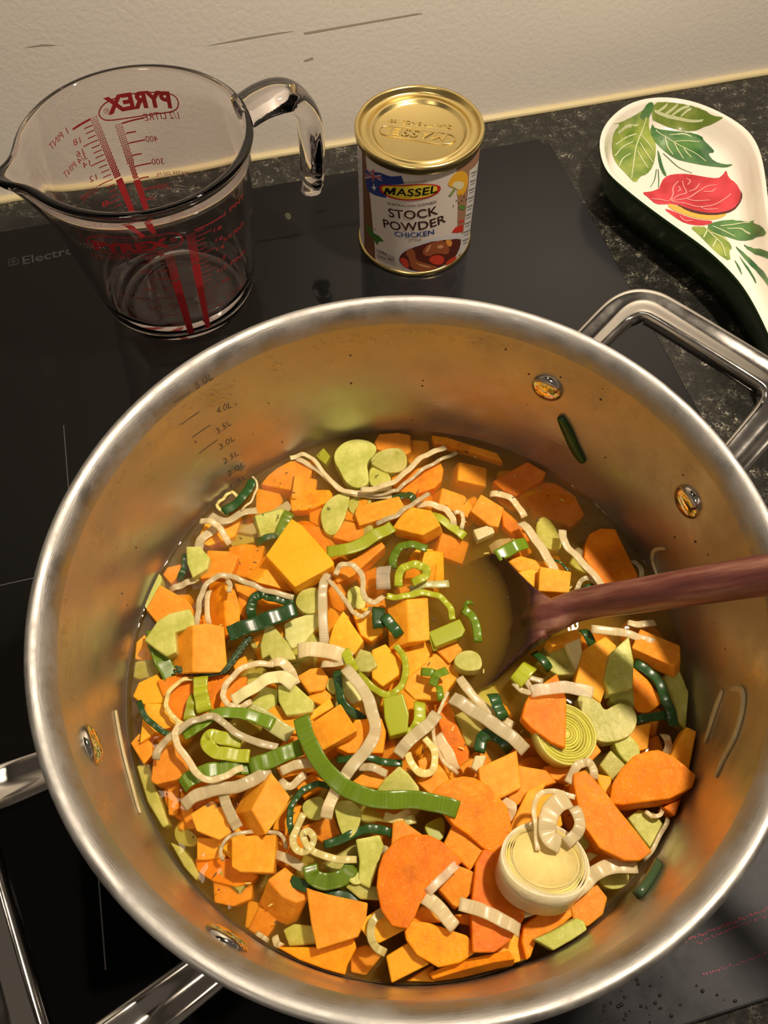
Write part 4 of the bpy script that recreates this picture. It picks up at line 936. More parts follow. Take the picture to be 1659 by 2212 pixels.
R|D|E|8|890,480 1000,560 1060,680 1100,780 1120,850|60||dark leek band in shade along the right wall
R|D|E|6|890,820 980,800 1090,790|50||dark crosswise leek strip in the shaded right side
P|Y|E|3|1050,590 1130,500 1200,660 1180,860 1130,800|8||dim celery slab against the right wall
R|W|E|11|640,285 800,310 930,345 1015,375|50||leek strip just under the spoon handle
R|W|E|9|850,250 920,265 1010,245|42||loose leek loop under the spoon handle near the wall
P|C|E|9|385,355 540,293 570,335 420,390|9||sweet potato corner touching the spoon's neck
P|Y|E|3|380,380 480,400 560,540 440,550 330,480|8||dark celery below the spoon's neck
P|WP|E|6|490,380 570,340 590,460 550,520|4||pale leek wedge right of the dark celery
R|D|E|6|590,290 650,380|62||dark leek end under the spoon handle
R|L|E|9|285,500 200,600|88||lime leek tab touching the spoon bowl's lower edge
R|D|E|5|310,420 400,520|52||dark green leek in the puddle below the spoon
R|WT|E|19|290,650 400,635 520,630 650,655|72||ribbed see-through leek strip laid over the leaning carrot
R|W|E|8|190,600 240,650 300,660 250,570 360,590|34||tangled white leek loop beside the lime tab
P|Y|E|8|690,1080 750,1000 830,1080 770,1170|8||small square celery left of the big shaded carrot
P|Y|E|7|760,940 830,880 920,980 900,1050 840,1070|8|s|celery piece below the heart-shaped slice
P|C|E|5|840,870 980,835 960,980 910,990|8||shaded sweet potato right of the heart-shaped celery
R|W|E|7|1060,900 1085,960 1060,1030|48||pale leek strip hanging in the shaded right side
P|C|E|9|560,1030 640,930 690,1000 620,1070|8||sparkling orange piece below the yellow leek round
R|W|E|17|510,1180 550,1090 605,1065 645,1090 655,1160|52||small folded leek loop above the long leaning carrot
P|C|E|6|370,1090 540,1060 520,1170 420,1160|8||orange piece beneath the yellow leek round
P|CB|E|8|660,1130 750,1150 755,1250 700,1230|8||yellow-orange piece left of the big shaded carrot
P|Y|H|7|1030,560 1100,500 1200,520 1260,600 1180,760 1100,660|8||shaded celery block under the big shaded carrot
R|W|H|10|1150,505 1200,540 1255,525 1270,470|32||tiny white leek curl under the big shaded carrot
P|K|H|12|1280,480 1440,430 1440,530 1390,555|9||orange corner under the big shaded carrot by the wall
R|W|H|9|1310,550 1260,710 1175,880|32||thin leek thread in shade beside the right wall
R|W|H|16|400,1185 560,1140 680,1040 780,950 900,900 1085,895|108||long pinkish leek strip passing behind the pale leek end
R|W|H|14|240,1230 400,1175|88||short leek strip left of the pale leek end
P|Y|H|7|800,1000 900,920 1010,910 1020,1030 900,1070|8|s|shaded celery under the long pinkish strip
P|C|H|12|610,1170 740,1060 790,1040 860,1130 840,1250 745,1340 640,1285|9||sweet potato block split by the shadow edge, lower right
P|K|H|12|280,1330 420,1220 600,1150 610,1260 500,1350 370,1410 330,1530 300,1555 270,1430|9||wet carrot slice near the lower right wall
P|Y|H|18|365,1420 480,1370 640,1280 690,1300 720,1370 630,1450 500,1510|8||green-edged celery slice touching the lower right wall
P|WP|H|10|680,840 740,800 800,820 700,900|5||small leek bit right of the pale leek end
P|Y|H|9|640,720 700,640 760,720 700,800|7|s|celery bit below the big leek curl
P|K|L|0|40,335 300,180 435,270 410,320 210,445 110,400|8||large submerged carrot slab at the shaded back right
P|K|L|-5|290,420 380,345 540,370 700,430 740,600 640,690 500,640 370,600|8||deeply sunken dark carrot at the back right
P|K|L|4|780,960 790,860 820,780 900,740 1010,745 1060,850 1120,970 1180,1090 1080,1170 950,1190 850,1060|8||big dark carrot slice above the spoon handle by the wall
R|W|L|2|0,430 100,445 200,510 280,620|62||whitish leek strip near the submerged carrot slab
R|W|L|6|250,660 330,760 430,910 500,1020 560,1190|82||ribbed white leek strip over the small peach cube
R|W|L|5|590,720 600,830 680,930 800,1050 930,1200|68||smooth white leek strip ending at the spoon handle
R|W|L|4|700,1230 730,1150 800,1130 860,1160|42||leek loop tucked behind the spoon handle
R|W|L|3|1150,980 1210,1030 1240,1120|48||small grey leek piece at the dark carrot's right
P|C|L|7|410,1040 645,1080 630,1235 400,1222|9||small peach cube touching the spoon handle
P|C|L|3|150,985 250,950 430,1000 420,1060 230,1065|9||golden piece above the spoon's neck
P|C|L|3|230,1080 400,1040 400,1225 330,1180|9||orange piece right of the spoon's neck
R|G|L|6|50,940 180,880 300,825|105||clean-cut bluish green leek rectangle above the spoon
P|Y|L|-2|370,700 430,620 520,700 580,860 520,900 400,840|8|s|murky green celery at the back right
R|D|L|3|750,1210 850,1175|42||dark leek end behind the spoon handle
R|D|L|4|480,960 580,1010 640,1080|20||hair-thin green leek edge beside the ribbed strip
R|W|L|1|690,890 770,960|72||small translucent leek flap left of the dark carrot
R|W|L|-3|0,880 100,840 220,820|82||submerged cream leek strip behind the bluish rectangle
'''
CROPS = dict(A=(250,850,.3617), B=(800,850,.3617), C=(240,1250,.3014), D=(640,1250,.3014), E=(1040,1250,.3731),
             F=(280,1600,.3014), G=(700,1600,.3014), H=(1050,1600,.3014), I=(240,1400,.1808), J=(500,900,.1808),
             K=(780,900,.1808), L=(1060,950,.2652), M=(700,1150,.2110), N=(420,1150,.1808), P=(0,0,1))

def veg_mat(name, c1, c2, rough, scale, sss=.25, stretch=None, spots=0, coat=.16, radius=(1.0,.45,.1), bump=.45):
    m = mat(name, c1, rough, Subsurface_Weight=sss, Subsurface_Scale=.004, Specular_IOR_Level=.12, Coat_Weight=coat, Coat_Roughness=.10)
    m.node_tree.nodes['Principled BSDF'].inputs['Subsurface Radius'].default_value = radius
    ns, ls, b = nodes(m); gn = noise_tex(ns, ls, 1100, 2); gb = ns.new('ShaderNodeBump'); gb.inputs['Strength'].default_value = 1; gb.inputs['Distance'].default_value = .0005; ls.new(gn.outputs['Fac'], gb.inputs['Height']); ls.new(gb.outputs[0], b.inputs['Coat Normal'])
    n = noise_tex(ns, ls, scale, 4, stretch=stretch); n.inputs['Detail'].default_value = 7; n.inputs['Roughness'].default_value = .72; r = ramp(ns, [(.32, c1), (.66, c2)]); ls.new(n.outputs['Fac'], r.inputs[0])
    oi = ns.new('ShaderNodeObjectInfo'); hs_ = ns.new('ShaderNodeHueSaturation')
    mr = ns.new('ShaderNodeMapRange'); mr.inputs['To Min'].default_value = .84; mr.inputs['To Max'].default_value = 1.12
    ls.new(oi.outputs['Random'], mr.inputs[0]); ls.new(mr.outputs[0], hs_.inputs['Value']); 
    mh = ns.new('ShaderNodeMapRange'); mh.inputs['To Min'].default_value = .490; mh.inputs['To Max'].default_value = .512
    ls.new(oi.outputs['Random'], mh.inputs[0]); ls.new(mh.outputs[0], hs_.inputs['Hue'])
    ls.new(r.outputs[0], hs_.inputs['Color']); out = hs_.outputs[0]
    if spots:
        n3 = noise_tex(ns, ls, 130, 2); rs = ramp(ns, [(.60, (0,0,0)), (.66, (1,1,1))]); ls.new(n3.outputs['Fac'], rs.inputs[0])
        mxx = ns.new('ShaderNodeMix'); mxx.data_type = 'RGBA'; ls.new(rs.outputs[0], mxx.inputs[0]); ls.new(out, mxx.inputs[6]); mxx.inputs[7].default_value = (.16,.07,.03,1); out = mxx.outputs[2]
    ls.new(out, b.inputs['Base Color'])
    n2 = noise_tex(ns, ls, 480, 4); add_bump(m, n2.outputs['Fac'], bump, .0005)
    return m
def leaf_mat(name, c1, c2, rough=.3, trans=.35, alpha=1.0, freq=34, edge=None):
    "sliced leek leaf: fine ribs running across the strip"
    m = mat(name, c1, rough, Coat_Weight=.07, Coat_Roughness=.12); ns, ls, b = nodes(m)
    uv = ns.new('ShaderNodeUVMap'); mp = ns.new('ShaderNodeMapping'); mp.inputs['Scale'].default_value = (freq, .5, 1); ls.new(uv.outputs[0], mp.inputs[0])
    n = ns.new('ShaderNodeTexNoise'); n.inputs['Scale'].default_value = .55; n.inputs['Detail'].default_value = 3; ls.new(mp.outputs[0], n.inputs['Vector'])
    r = ramp(ns, [(.3, c1), (.72, c2)]); ls.new(n.outputs['Fac'], r.inputs[0])
    oi = ns.new('ShaderNodeObjectInfo'); hs_ = ns.new('ShaderNodeHueSaturation'); mr = ns.new('ShaderNodeMapRange')
    mr.inputs['To Min'].default_value = .75; mr.inputs['To Max'].default_value = 1.12
    ls.new(oi.outputs['Random'], mr.inputs[0]); ls.new(mr.outputs[0], hs_.inputs['Value']); ls.new(r.outputs[0], hs_.inputs['Color']); ls.new(hs_.outputs[0], b.inputs['Base Color'])
    add_bump(m, n.outputs['Fac'], .12, .0003)
    if trans:
        out = ns['Material Output']; tr = ns.new('ShaderNodeBsdfTranslucent'); ls.new(hs_.outputs[0], tr.inputs[0]); mx = ns.new('ShaderNodeMixShader'); mx.inputs[0].default_value = trans
        ls.new(b.outputs[0], mx.inputs[1]); ls.new(tr.outputs[0], mx.inputs[2]); res = mx.outputs[0]
        if alpha < 1:
            tp = ns.new('ShaderNodeBsdfTransparent'); m3 = ns.new('ShaderNodeMixShader'); m3.inputs[0].default_value = alpha
            ls.new(tp.outputs[0], m3.inputs[1]); ls.new(res, m3.inputs[2]); res = m3.outputs[0]
        ls.new(res, out.inputs[0])
    return m
def core_ring(m):
    ns, ls, b = nodes(m); src = b.inputs['Base Color'].links[0].from_socket; tc = ns.new('ShaderNodeTexCoord'); vl = ns.new('ShaderNodeVectorMath'); vl.operation = 'LENGTH'; ls.new(tc.outputs['Object'], vl.inputs[0])
    n = noise_tex(ns, ls, 300, 3); ad = ns.new('ShaderNodeMath'); ad.operation = 'MULTIPLY_ADD'; ls.new(n.outputs['Fac'], ad.inputs[0]); ad.inputs[1].default_value = .003; ls.new(vl.outputs['Value'], ad.inputs[2])
    mr = ns.new('ShaderNodeMapRange'); mr.inputs['From Min'].default_value = 0; mr.inputs['From Max'].default_value = .02; ls.new(ad.outputs[0], mr.inputs[0])
    r = ramp(ns, [(.12, (.72,)*3), (.25, (.80,)*3), (.31, (.97,)*3), (.60, (1,)*3), (.8, (.93,)*3)]); ls.new(mr.outputs[0], r.inputs[0])
    mx = ns.new('ShaderNodeMix'); mx.data_type = 'RGBA'; mx.blend_type = 'MULTIPLY'; mx.inputs[0].default_value = 1; ls.new(src, mx.inputs[6]); ls.new(r.outputs[0], mx.inputs[7]); ls.new(mx.outputs[2], b.inputs['Base Color']); return m
VM = dict(
    C=veg_mat('sweet_potato_flesh', (.80,.285,.010), (.95,.43,.035), .6, 150),
    CB=veg_mat('yellow_sweet_potato_flesh', (.82,.33,.010), (.88,.40,.022), .6, 60),
    CS=veg_mat('bruised_sweet_potato_flesh', (.86,.32,.022), (.90,.38,.04), .6, 150, spots=1),
    K=core_ring(veg_mat('carrot_flesh', (.78,.19,.003), (.92,.30,.008), .58, 220)),
    Y=veg_mat('celery_flesh', (.38,.40,.05), (.66,.63,.20), .34, 90, .35, radius=(.7,.9,.3)),
    YP=veg_mat('pale_celery_flesh', (.50,.50,.16), (.74,.70,.32), .34, 90, .35, radius=(.7,.9,.3)),
    WP=veg_mat('leek_heart', (.70,.63,.27), (.80,.74,.42), .26, 160, .3, radius=(.9,.8,.4)),
    L=leaf_mat('lime_leek', (.36,.42,.012), (.52,.56,.04), trans=.2),
    G=leaf_mat('green_leek', (.12,.22,.008), (.20,.32,.015), trans=.15),
    D=leaf_mat('dark_green_leek', (.015,.06,.012), (.03,.10,.018), trans=.08),
    W=leaf_mat('white_leek', (.76,.64,.34), (.92,.82,.52), trans=.25, alpha=.82),
    WT=leaf_mat('glassy_leek', (.8,.72,.48), (.92,.88,.70), trans=.25, alpha=.55),
    WG=leaf_mat('greenish_white_leek', (.60,.62,.18), (.80,.80,.40), trans=.22, alpha=.9),
    Y_=leaf_mat('yellow_leek', (.80,.68,.20), (.90,.80,.36), trans=.22),
    R=mat('rosemary_green', (.04,.075,.03), .3))
KIND = dict(C=('sweet_potato_chunk','sweet potato','sweet potato chunks in the soup'), K=('carrot_slice','carrot','carrot pieces in the soup'),
            Y=('celery_piece','celery','celery pieces in the soup'), L=('leek_strip','leek','leek strips in the soup'))
def vkind(m): 
    if m[0] == 'C': return KIND['C']
    if m[0] == 'K': return KIND['K']
    if m in ('Y', 'YP'): return KIND['Y']
    return KIND['L']
def origin(o):
    "put the object's origin at the middle of its mesh"
    vs = [v.co for v in o.data.vertices]; c = sum(vs, Vector())/len(vs); o.data.transform(Matrix.Translation(-c)); o.location = c; return o
def clampin(p, rad):
    d = Vector((p.x-PX, p.y-PY)); 
    if d.length > rad: d *= rad/d.length
    return Vector((PX+d.x, PY+d.y, p.z))
def prism(name, px, z, ex, m, sm, tilt=.10):
    cx = sum(p[0] for p in px)/len(px); cy = sum(p[1] for p in px)/len(px)
    tx, ty = random.uniform(-tilt, tilt), random.uniform(-tilt, tilt)
    if len(ex) == 3: tx += .22*(1 if ex[0] < 0 else -1 if ex[0] > 0 else 0); ty += -.2*(1 if ex[1] > 20 else 0)
    tx *= -1
    top = [at(x, y, z + (tx*(x-cx) - ty*(y-cy))/5200) for x, y in px]
    if len(ex) == 3:
        a = at(*px[0], z); v = at(px[0][0]+ex[0], px[0][1]+ex[1], z-ex[2]*.001) - a
    else: v = Vector((0, 0, -ex[0]*.001))
    if sm: 
        q = chaikin(top, 2)
    else: q = top
    cc_ = sum(q, Vector())/len(q); q = [cc_ + (p-cc_)*1.11 for p in q]
    q = [clampin(p, RI-.001) for p in q]
    bm = bmesh.new(); V = [bm.verts.new(p) for p in q]; B = [bm.verts.new(clampin(p+v, RI-.001)) for p in q]; n = len(q)
    bm.faces.new(V); bm.faces.new(B[::-1])
    for i in range(n): bm.faces.new((V[i], B[i], B[(i+1)%n], V[(i+1)%n]))
    bmesh.ops.recalc_face_normals(bm, faces=bm.faces)
    bmesh.ops.bevel(bm, geom=bm.edges[:], offset=.0013 if sm else .0007, segments=3 if sm else 2, profile=.6, affect='EDGES', clamp_overlap=True)
    bmesh.ops.triangulate(bm, faces=[f for f in bm.faces if len(f.verts) > 4])
    return origin(mesh_obj(name, bm, m, wn=True))
SWELL = lambda i, n: 1.0
def strip(name, px, z, w, m, k, stand=False):
    base = [at(x, y, z) for x, y in px]; path = crom(base, 7); n = len(path)
    mid = at(*px[len(px)//2], z); mx_, my_ = px[len(px)//2]; ww = (at(mx_+w*k, my_, z)-at(mx_, my_, z)).length
    ph = random.uniform(0, 6)
    for i, p in enumerate(path):
        p.z += .0005*math.sin(i*.7+ph) - .0016*(abs(2*i/(n-1)-1)**3)
    path = [clampin(p, RI-.0012-(.5*ww if stand is False else .001)) if (Vector((p.x-PX,p.y-PY)).length > RI-.004) else p for p in path]
    tk = .00042
    if stand: up = Vector((0,0,1)); sec = [(b, a) for a, b in ell(ww/2, .0005, 12, 3.0)]
    else:
        rt = random.uniform(-.25, .25); up = Vector((rt, random.uniform(-.2,.2), 1)).normalized(); sec = ell(ww/2, tk, 12, 3.0)
    # slight cupping across the strip
    cup = random.uniform(-.08, .10)
    if not stand: sec = [(a, b + cup*a*a/(ww/2)) for a, b in sec]
    bm = bmesh.new(); sweep(bm, path, sec, up=up)
    for v in bm.verts: v.co += noise.noise_vector(v.co*180)*.0003
    return origin(mesh_obj(name, bm, m))
seen = set()
for line in VEG.strip().split('\n'):
    kd, mt, cr_, z, pts, *rest_ = line.split('|')
    ox, oy, k = CROPS[cr_]; px = [(ox+k*float(a), oy+k*float(b)) for a, b in (p.split(',') for p in pts.split())]
    Z = SOUP + float(z)*.001 - (.0008 if float(z) > 0 else 0)
    if float(z) <= 4: Z -= .0016
    nm, cat, grp = vkind(mt); label = rest_[-1]
    if label in seen: print('DUPLICATE LABEL', label)
    seen.add(label)
    if kd == 'P':
        ex = [float(t) for t in rest_[0].split(',')]
        if len(ex) == 3: ex = [ex[0]*k, ex[1]*k, ex[2]]
        mm = VM[mt]
        o = prism(nm, px, Z, ex, mm, rest_[1] == 's')
    elif kd == 'T':
        path = crom([at(x, y, Z) for x, y in px], 6); bm = bmesh.new(); sweep(bm, path, ell(.0011, .0011, 8))
        for v in bm.verts: v.co += noise.noise_vector(v.co*900)*.0004
        o = origin(mesh_obj('rosemary_sprig', bm, VM['R'])); cat = 'herb'; grp = None
        for i in range(0, len(path)-1, 2):
            for s in (-1, 1):
                d = (path[i+1]-path[i]).normalized(); sd = d.cross(Vector((0,0,1)))*s; bm = bmesh.new()
                a = path[i]; e = a + d*.003 + sd*.0011 + Vector((0,0,.0006)); sweep(bm, [a, a.lerp(e,.5)+sd*.0003, e], ell(.0006,.0003,6)); 
                lf = mesh_obj('leaf', bm, VM['R']); lf.data.transform(Matrix.Translation(-o.location)); lf.parent = o
    else:
        mm = VM['Y_' if mt == 'Y' else mt]
        if mt == 'Y': cat, nm, grp = 'leek', 'leek_strip', KIND['L'][2]
        w = float(rest_[0])
        if kd == 'S': o = strip(nm, px, Z, w*.75, mm, k, stand=True)
        else: o = strip(nm, px, Z, w, mm, k)
    tag(o, label, cat, grp)

# leek rounds with their rings
def leek_round(cpx, z, rad, th, tilt, label, mcol, sq=1.0, turn=0, rings=6, ridge=1):
    c = at(*cpx, z); root = empty('leek_round', tuple(c), label, 'leek'); root['group'] = KIND['L'][2]
    M = Matrix.Translation(c) @ Matrix.Rotation(turn, 4, 'Z') @ Vector(tilt).to_track_quat('Z','Y').to_matrix().to_4x4() @ Matrix.Diagonal((1, sq, 1, 1))
    for i in range(rings):
        fr_ = [1-i_/rings*.92 for i_ in range(rings+1)] if ridge > .1 else [1,.94,.885,.84,.80,.76,.7]
        r1 = rad*fr_[i]; r0 = rad*fr_[i+1] + .00018; bm = bmesh.new(); h = ridge*(-.0002*((i*7)%3)) + (.0005*(1-i/rings) if ridge > .1 else .0004)
        prof = [(r0, h-.0004*ridge),(r0+.0002, h),(r1-.0005, h+.0001),(r1, h-.0006*ridge),(r1*(.97 if i==0 else 1), -th)] 
        if i == rings-1: prof = [(0, h)] + prof[1:]
        else: prof = prof + [(r0, -th)]
        lathe(bm, prof, 0, 0, 48, closed=(i < rings-1))
        for v in bm.verts:
            a = math.atan2(v.co.y, v.co.x); f = 1+.04*math.sin(2*a+1)+.02*math.sin(3*a+i); v.co.x *= f; v.co.y *= f
        bmesh.ops.transform(bm, matrix=M, verts=bm.verts)
        o = mesh_obj('leaf_ring' if i < rings-1 else 'core', bm, mcol[min(i, len(mcol)-1)]); local(o, root)
m_y1 = veg_mat('leek_ring_outer', (.62,.58,.12), (.72,.68,.22), .25, 300, .3, radius=(.9,.8,.3)); m_y2 = veg_mat('leek_ring_inner', (.58,.56,.08), (.68,.64,.14), .25, 300, .3, radius=(.9,.8,.3))
m_w1 = veg_mat('leek_end_skin', (.74,.62,.38), (.82,.72,.48), .25, 200, .3, radius=(.9,.8,.4)); m_w2 = veg_mat('leek_end_heart', (.82,.66,.22), (.88,.74,.30), .25, 200, .3, radius=(.9,.8,.3))
leek_round((1222,1584), SOUP+.0115, .0118, .007, (.16,.05,1), 'bright yellow leek round with fine rings under the leaning carrot', [m_y1, m_y2], 1.08, -.3, 11, .5)
leek_round((1178,1856), SOUP+.0275, .0148, .0135, (.12,.42,1), 'thick pale leek end with a yellow face below the big curl', [m_w1, m_w1, m_w2], .95, -.22, 6, .05)

# pieces the broth half hides
for i in range(120):
    a = random.uniform(0, 6.283); r = math.sqrt(random.random())*.108; zc = SOUP - random.uniform(.0065, .013); c = Vector((PX+r*math.cos(a), PY+r*math.sin(a), zc))
    if (c - at(1060, 1330, SOUP)).length < .036: continue
    t = random.choice('CCCKYC'); s = random.uniform(.006, .0085); bm = bmesh.new()
    if t == 'K': lathe(bm, [(0,-.003),(s*1.2,-.003),(s*1.25,0),(s*1.2,.003),(0,.003)], 0, 0, 20)
    else: bmesh.ops.create_cube(bm, size=s*1.9); bmesh.ops.bevel(bm, geom=bm.edges[:], offset=.0008, segments=2, affect='EDGES')
    bmesh.ops.transform(bm, matrix=Matrix.Rotation(random.uniform(0,6),4,'Z') @ Matrix.Rotation(random.uniform(-.4,.4),4,'X') @ Matrix.Rotation(random.uniform(-.4,.4),4,'Y') @ Matrix.Diagonal((1, random.uniform(.7,1.2), .8, 1)), verts=bm.verts)
    nm, cat, _ = KIND[t]; o = mesh_obj(nm, bm, VM[t], wn=True); o.location = c
    tag(o, {'C':'blurred orange sweet potato sunk in the broth under the floating vegetables','K':'blurred carrot slice sunk in the broth under the floating vegetables','Y':'blurred green celery sunk in the broth under the floating vegetables'}[t], cat, {'C':'sunken sweet potato chunks','K':'sunken carrot slices','Y':'sunken celery pieces'}[t])

# broth
broth_m = bpy.data.materials.new('murky_broth'); broth_m.use_nodes = True; ns = broth_m.node_tree.nodes; ls = broth_m.node_tree.links; ns.clear()
out = ns.new('ShaderNodeOutputMaterial'); tp = ns.new('ShaderNodeBsdfTransparent'); gl = ns.new('ShaderNodeBsdfGlossy'); gl.inputs['Roughness'].default_value = .02
fr = ns.new('ShaderNodeFresnel'); fr.inputs[0].default_value = 1.34; mx = ns.new('ShaderNodeMixShader')
n = noise_tex(ns, ls, 70, 2); bp = ns.new('ShaderNodeBump'); bp.inputs['Strength'].default_value = .9; bp.inputs['Distance'].default_value = .0012; ls.new(n.outputs['Fac'], bp.inputs['Height']); ls.new(bp.outputs[0], gl.inputs['Normal']); ls.new(bp.outputs[0], fr.inputs['Normal'])
gf = ns.new('ShaderNodeNewGeometry'); sb = ns.new('ShaderNodeMath'); sb.operation = 'SUBTRACT'; sb.inputs[0].default_value = 1; ls.new(gf.outputs['Backfacing'], sb.inputs[1])
mm_ = ns.new('ShaderNodeMath'); mm_.operation = 'MULTIPLY'; ls.new(fr.outputs[0], mm_.inputs[0]); ls.new(sb.outputs[0], mm_.inputs[1]); ls.new(mm_.outputs[0], mx.inputs[0])
ls.new(tp.outputs[0], mx.inputs[1]); ls.new(gl.outputs[0], mx.inputs[2]); ls.new(mx.outputs[0], out.inputs['Surface'])
vs = ns.new('ShaderNodeVolumeScatter'); vs.inputs['Color'].default_value = (1,.74,.20,1); vs.inputs['Density'].default_value = 62; vs.inputs['Anisotropy'].default_value = .3
va = ns.new('ShaderNodeVolumeAbsorption'); va.inputs['Color'].default_value = (.98,.74,.0,1); va.inputs['Density'].default_value = 80
ad = ns.new('ShaderNodeAddShader'); ls.new(vs.outputs[0], ad.inputs[0]); ls.new(va.outputs[0], ad.inputs[1]); ls.new(ad.outputs[0], out.inputs['Volume'])
bm = bmesh.new(); lathe(bm, [(0,.010),(RI-.008,.010),(RI-.0004,.020),(RI-.0004,SOUP+.0010),(RI-.0012,SOUP+.0003),(RI-.003,SOUP),(0,SOUP)], PX, PY, 128)
broth = origin(mesh_obj('broth', bm, broth_m)); tag(broth, 'cloudy golden broth surrounding the chopped vegetables in the pot', 'broth', kind='stuff')

# herbs, oil beads
bm = bmesh.new(); bm2 = bmesh.new(); bm3 = bmesh.new()
for i in range(260):
    a = random.uniform(0, 6.283); r = math.sqrt(random.random())*.114; q = Vector((PX+r*math.cos(a), PY+r*math.sin(a), SOUP+random.uniform(0,.0006)))
    t = random.random(); M = Matrix.Translation(q) @ Matrix.Rotation(random.uniform(0,6.28),4,'Z')
    if t < .45: bmesh.ops.create_cube(bm, size=1, matrix=M @ Matrix.Diagonal((random.uniform(.0006,.0022), .0004, .0003, 1)))
    elif t < .62: bmesh.ops.create_cube(bm2, size=1, matrix=M @ Matrix.Diagonal((random.uniform(.001,.0026), .0005, .0004, 1)))
    else: bmesh.ops.create_icosphere(bm3, subdivisions=2, radius=random.uniform(.0004,.0011), matrix=M @ Matrix.Diagonal((1,1,.45,1)))
tag(origin(mesh_obj('herb_flecks', bm, mat('dark_herb', (.05,.035,.01), .6), smooth=False)), 'tiny dark dried herb flecks floating across the whole soup', 'herbs', kind='stuff')
tag(origin(mesh_obj('herb_needles', bm2, mat('straw_herb', (.62,.48,.10), .5), smooth=False)), 'tiny straw-yellow herb needles floating across the whole soup', 'herbs', kind='stuff')
tag(origin(mesh_obj('broth_beads', bm3, m_drop)), 'small clear bubbles and fat beads on the broth surface', 'bubbles', kind='stuff')

# scraps stuck to the pot wall
def wallscrap(pxs, w, m, label, thick=.0005, nm='leek_strip', cat='leek'):
    q = crom([Vector((*potin.hit(*p), 0)) for p in pxs], 5); bm = bmesh.new(); n = len(q); rings = []
    uvl = bm.loops.layers.uv.verify()
    for i, p in enumerate(q):
        t = (q[min(i+1,n-1)]-q[max(i-1,0)]).normalized(); s = Vector((-t.y, t.x, 0))*w/2*(1-.5*abs(2*i/(n-1)-1)**3)
        rings.append([bm.verts.new(potin.pos((p+e).x, (p+e).y, h)) for e, h in ((s,.0002),(-s,.0002),(-s*.9,thick*2),(s*.9,thick*2))])
    for i, (a, b) in enumerate(zip(rings, rings[1:])):
        for j in range(4):
            f = bm.faces.new((a[j], a[(j+1)%4], b[(j+1)%4], b[j]))
            for l in f.loops: l[uvl].uv = (i*.2, 0)
    bm.faces.new(rings[0]); bm.faces.new(rings[-1][::-1]); bmesh.ops.recalc_face_normals(bm, faces=bm.faces)
    tag(origin(mesh_obj(nm, bm, m)), label, cat, 'scraps stuck to the pot wall')
wallscrap([(247,1535),(255,1580),(268,1640),(284,1700),(300,1758)], .0034, VM['W'], 'long dry pinkish leek strip stuck to the left pot wall')
wallscrap([(1212,898),(1228,930),(1245,968),(1262,996)], .0052, VM['D'], 'dark green leek strip stuck to the right back pot wall', .0009)
wallscrap([(1563,1492),(1545,1540),(1525,1605)], .0030, VM['W'], 'straight pale leek thread stuck to the right pot wall')
wallscrap([(1580,1488),(1604,1492),(1606,1530),(1590,1590),(1565,1640),(1548,1680)], .0036, VM['W'], 'bent pinkish leek strip stuck to the right pot wall')
wallscrap([(1440,1184),(1416,1188),(1412,1212),(1424,1250)], .0020, VM['W'], 'hooked thin leek thread on the wall above the spoon handle')
wallscrap([(1385,1940),(1410,1900),(1428,1868)], .0060, VM['R'], 'dark rough herb clump stuck to the lower right pot wall', .0014, 'herb_clump', 'herb')

# ---------------------------------------------------------------- spoon
ns, ls, b = nodes(m_wood)
n = noise_tex(ns, ls, 110, 5, stretch=(.10, 1, 1), rough=.6); r = ramp(ns, [(.34, (.055,.013,.014)), (.50, (.14,.042,.034)), (.66, (.36,.18,.125))]); ls.new(n.outputs['Fac'], r.inputs[0])
r_w = ramp(ns, [(.3, (.010,.003,.003)), (.55, (.030,.008,.007)), (.75, (.065,.020,.016))]); ls.new(n.outputs['Fac'], r_w.inputs[0])
tcw = ns.new('ShaderNodeTexCoord'); sx = ns.new('ShaderNodeSeparateXYZ'); ls.new(tcw.outputs['Object'], sx.inputs[0]); wet = ns.new('ShaderNodeMapRange'); wet.inputs['From Min'].default_value = -.006; wet.inputs['From Max'].default_value = -.001; ls.new(sx.outputs[0], wet.inputs[0])
mxw = ns.new('ShaderNodeMix'); mxw.data_type = 'RGBA'; ls.new(wet.outputs[0], mxw.inputs[0]); ls.new(r_w.outputs[0], mxw.inputs[6]); ls.new(r.outputs[0], mxw.inputs[7]); ls.new(mxw.outputs[2], b.inputs['Base Color'])
add_bump(m_wood, n.outputs['Fac'], .35, .0006)
Nk = at(1180, 1331, .0705); N2 = at(1255, 1306, .0800); E_ = at(1659, 1241, .1425); Tp = at(930, 1347, .030)
hd_ = (E_-N2).normalized(); end = N2 + hd_*.26
Ax = (Nk-Tp); LN = Ax.length; Ax.normalize()
Wd = at(1050, 1184, .056) - at(1058, 1481, .056); hw = Wd.length/2; Wd = (Wd - Ax*Wd.dot(Ax)).normalized(); Nn = Ax.cross(Wd); Nn = Nn if Nn.z > 0 else -Nn
tab = [(0,.02),(.03,.36),(.08,.56),(.2,.82),(.35,.96),(.5,1),(.6,.93),(.72,.70),(.88,.42),(1,.27)]
def wf(t):
    for (a0, b0), (a1_, b1) in zip(tab, tab[1:]):
        if t <= a1_: u = (t-a0)/(a1_-a0); return b0 + (b1-b0)*u
    return tab[-1][1]
bm = bmesh.new(); NT, NS = 40, 16; rings = []
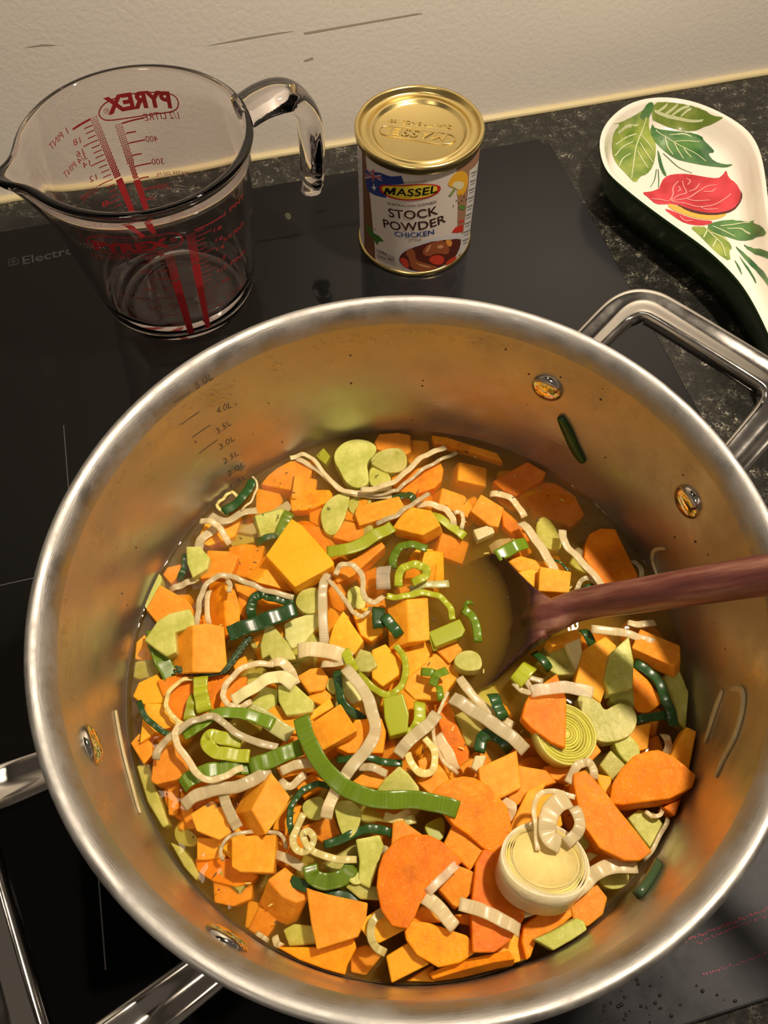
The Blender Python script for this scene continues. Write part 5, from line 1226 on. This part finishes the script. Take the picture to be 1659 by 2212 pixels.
for i in range(NT+1):
    t = i/NT; w = hw*wf(t); dep = .0105*math.sin(math.pi*min(1, t/.86))**.8 if t < .86 else 0; c = Tp + Ax*(LN*t); th = .0035 + .006*max(0, (t-.6)/.4); r_ = []
    for j in range(NS+1): s = -1+2*j/NS; r_.append(bm.verts.new(c + Wd*(w*s) - Nn*(dep*(1-s*s)) + Nn*(.0018*t)))
    for j in range(NS+1): s = 1-2*j/NS; r_.append(bm.verts.new(c + Wd*(w*s*.97) - Nn*(dep*(1-s*s) + th*(.45+.55*(1-s*s)))))
    rings.append(r_)
m_ = len(rings[0])
for a, b_ in zip(rings, rings[1:]):
    for j in range(m_): bm.faces.new((a[j], a[(j+1)%m_], b_[(j+1)%m_], b_[j]))
bm.faces.new(rings[0][::-1]); bm.faces.new(rings[-1]); bmesh.ops.recalc_face_normals(bm, faces=bm.faces)
path = crom([Nk - Ax*.012 - Nn*.003, Nk - Nn*.0015, N2, N2 + hd_*.025, N2 + hd_*.05, E_, N2 + hd_*.15, end], 6); n_ = len(path)
bm2 = bmesh.new()
wts = []
L = 0
for i, p in enumerate(path):
    if i: L += (p-path[i-1]).length
    wts.append(.62 + .38*min(1, L/.011) if L < .011 else 1.0 - .12*min(1, (L-.011)/.012) if L < .023 else .88 + .08*min(1, (L-.023)/.12))
sweep(bm2, path, ell(.0076, .0062, 18), up=Nn, scale=wts); bm2.verts.ensure_lookup_table()
me_ = bpy.data.meshes.new('tmp'); bm2.to_mesh(me_); bm2.free(); bm.from_mesh(me_); bpy.data.meshes.remove(me_)
spoon = mesh_obj('wooden_spoon', bm, m_wood)
spoon.data.transform(Matrix.Translation(-Nk)); q = Matrix((hd_, Nn.cross(hd_).normalized(), hd_.cross(Nn.cross(hd_).normalized()))).transposed().to_4x4()
spoon.data.transform(q.inverted()); spoon.matrix_world = Matrix.Translation(Nk) @ q
rm = spoon.modifiers.new('r', 'REMESH'); rm.mode = 'VOXEL'; rm.voxel_size = .0006; rm.use_smooth_shade = True
s2 = spoon.modifiers.new('s', 'SMOOTH'); s2.iterations = 14; s2.factor = .5
tag(spoon, 'dark purple-brown wooden spoon standing in the soup, handle over the rim', 'spoon')
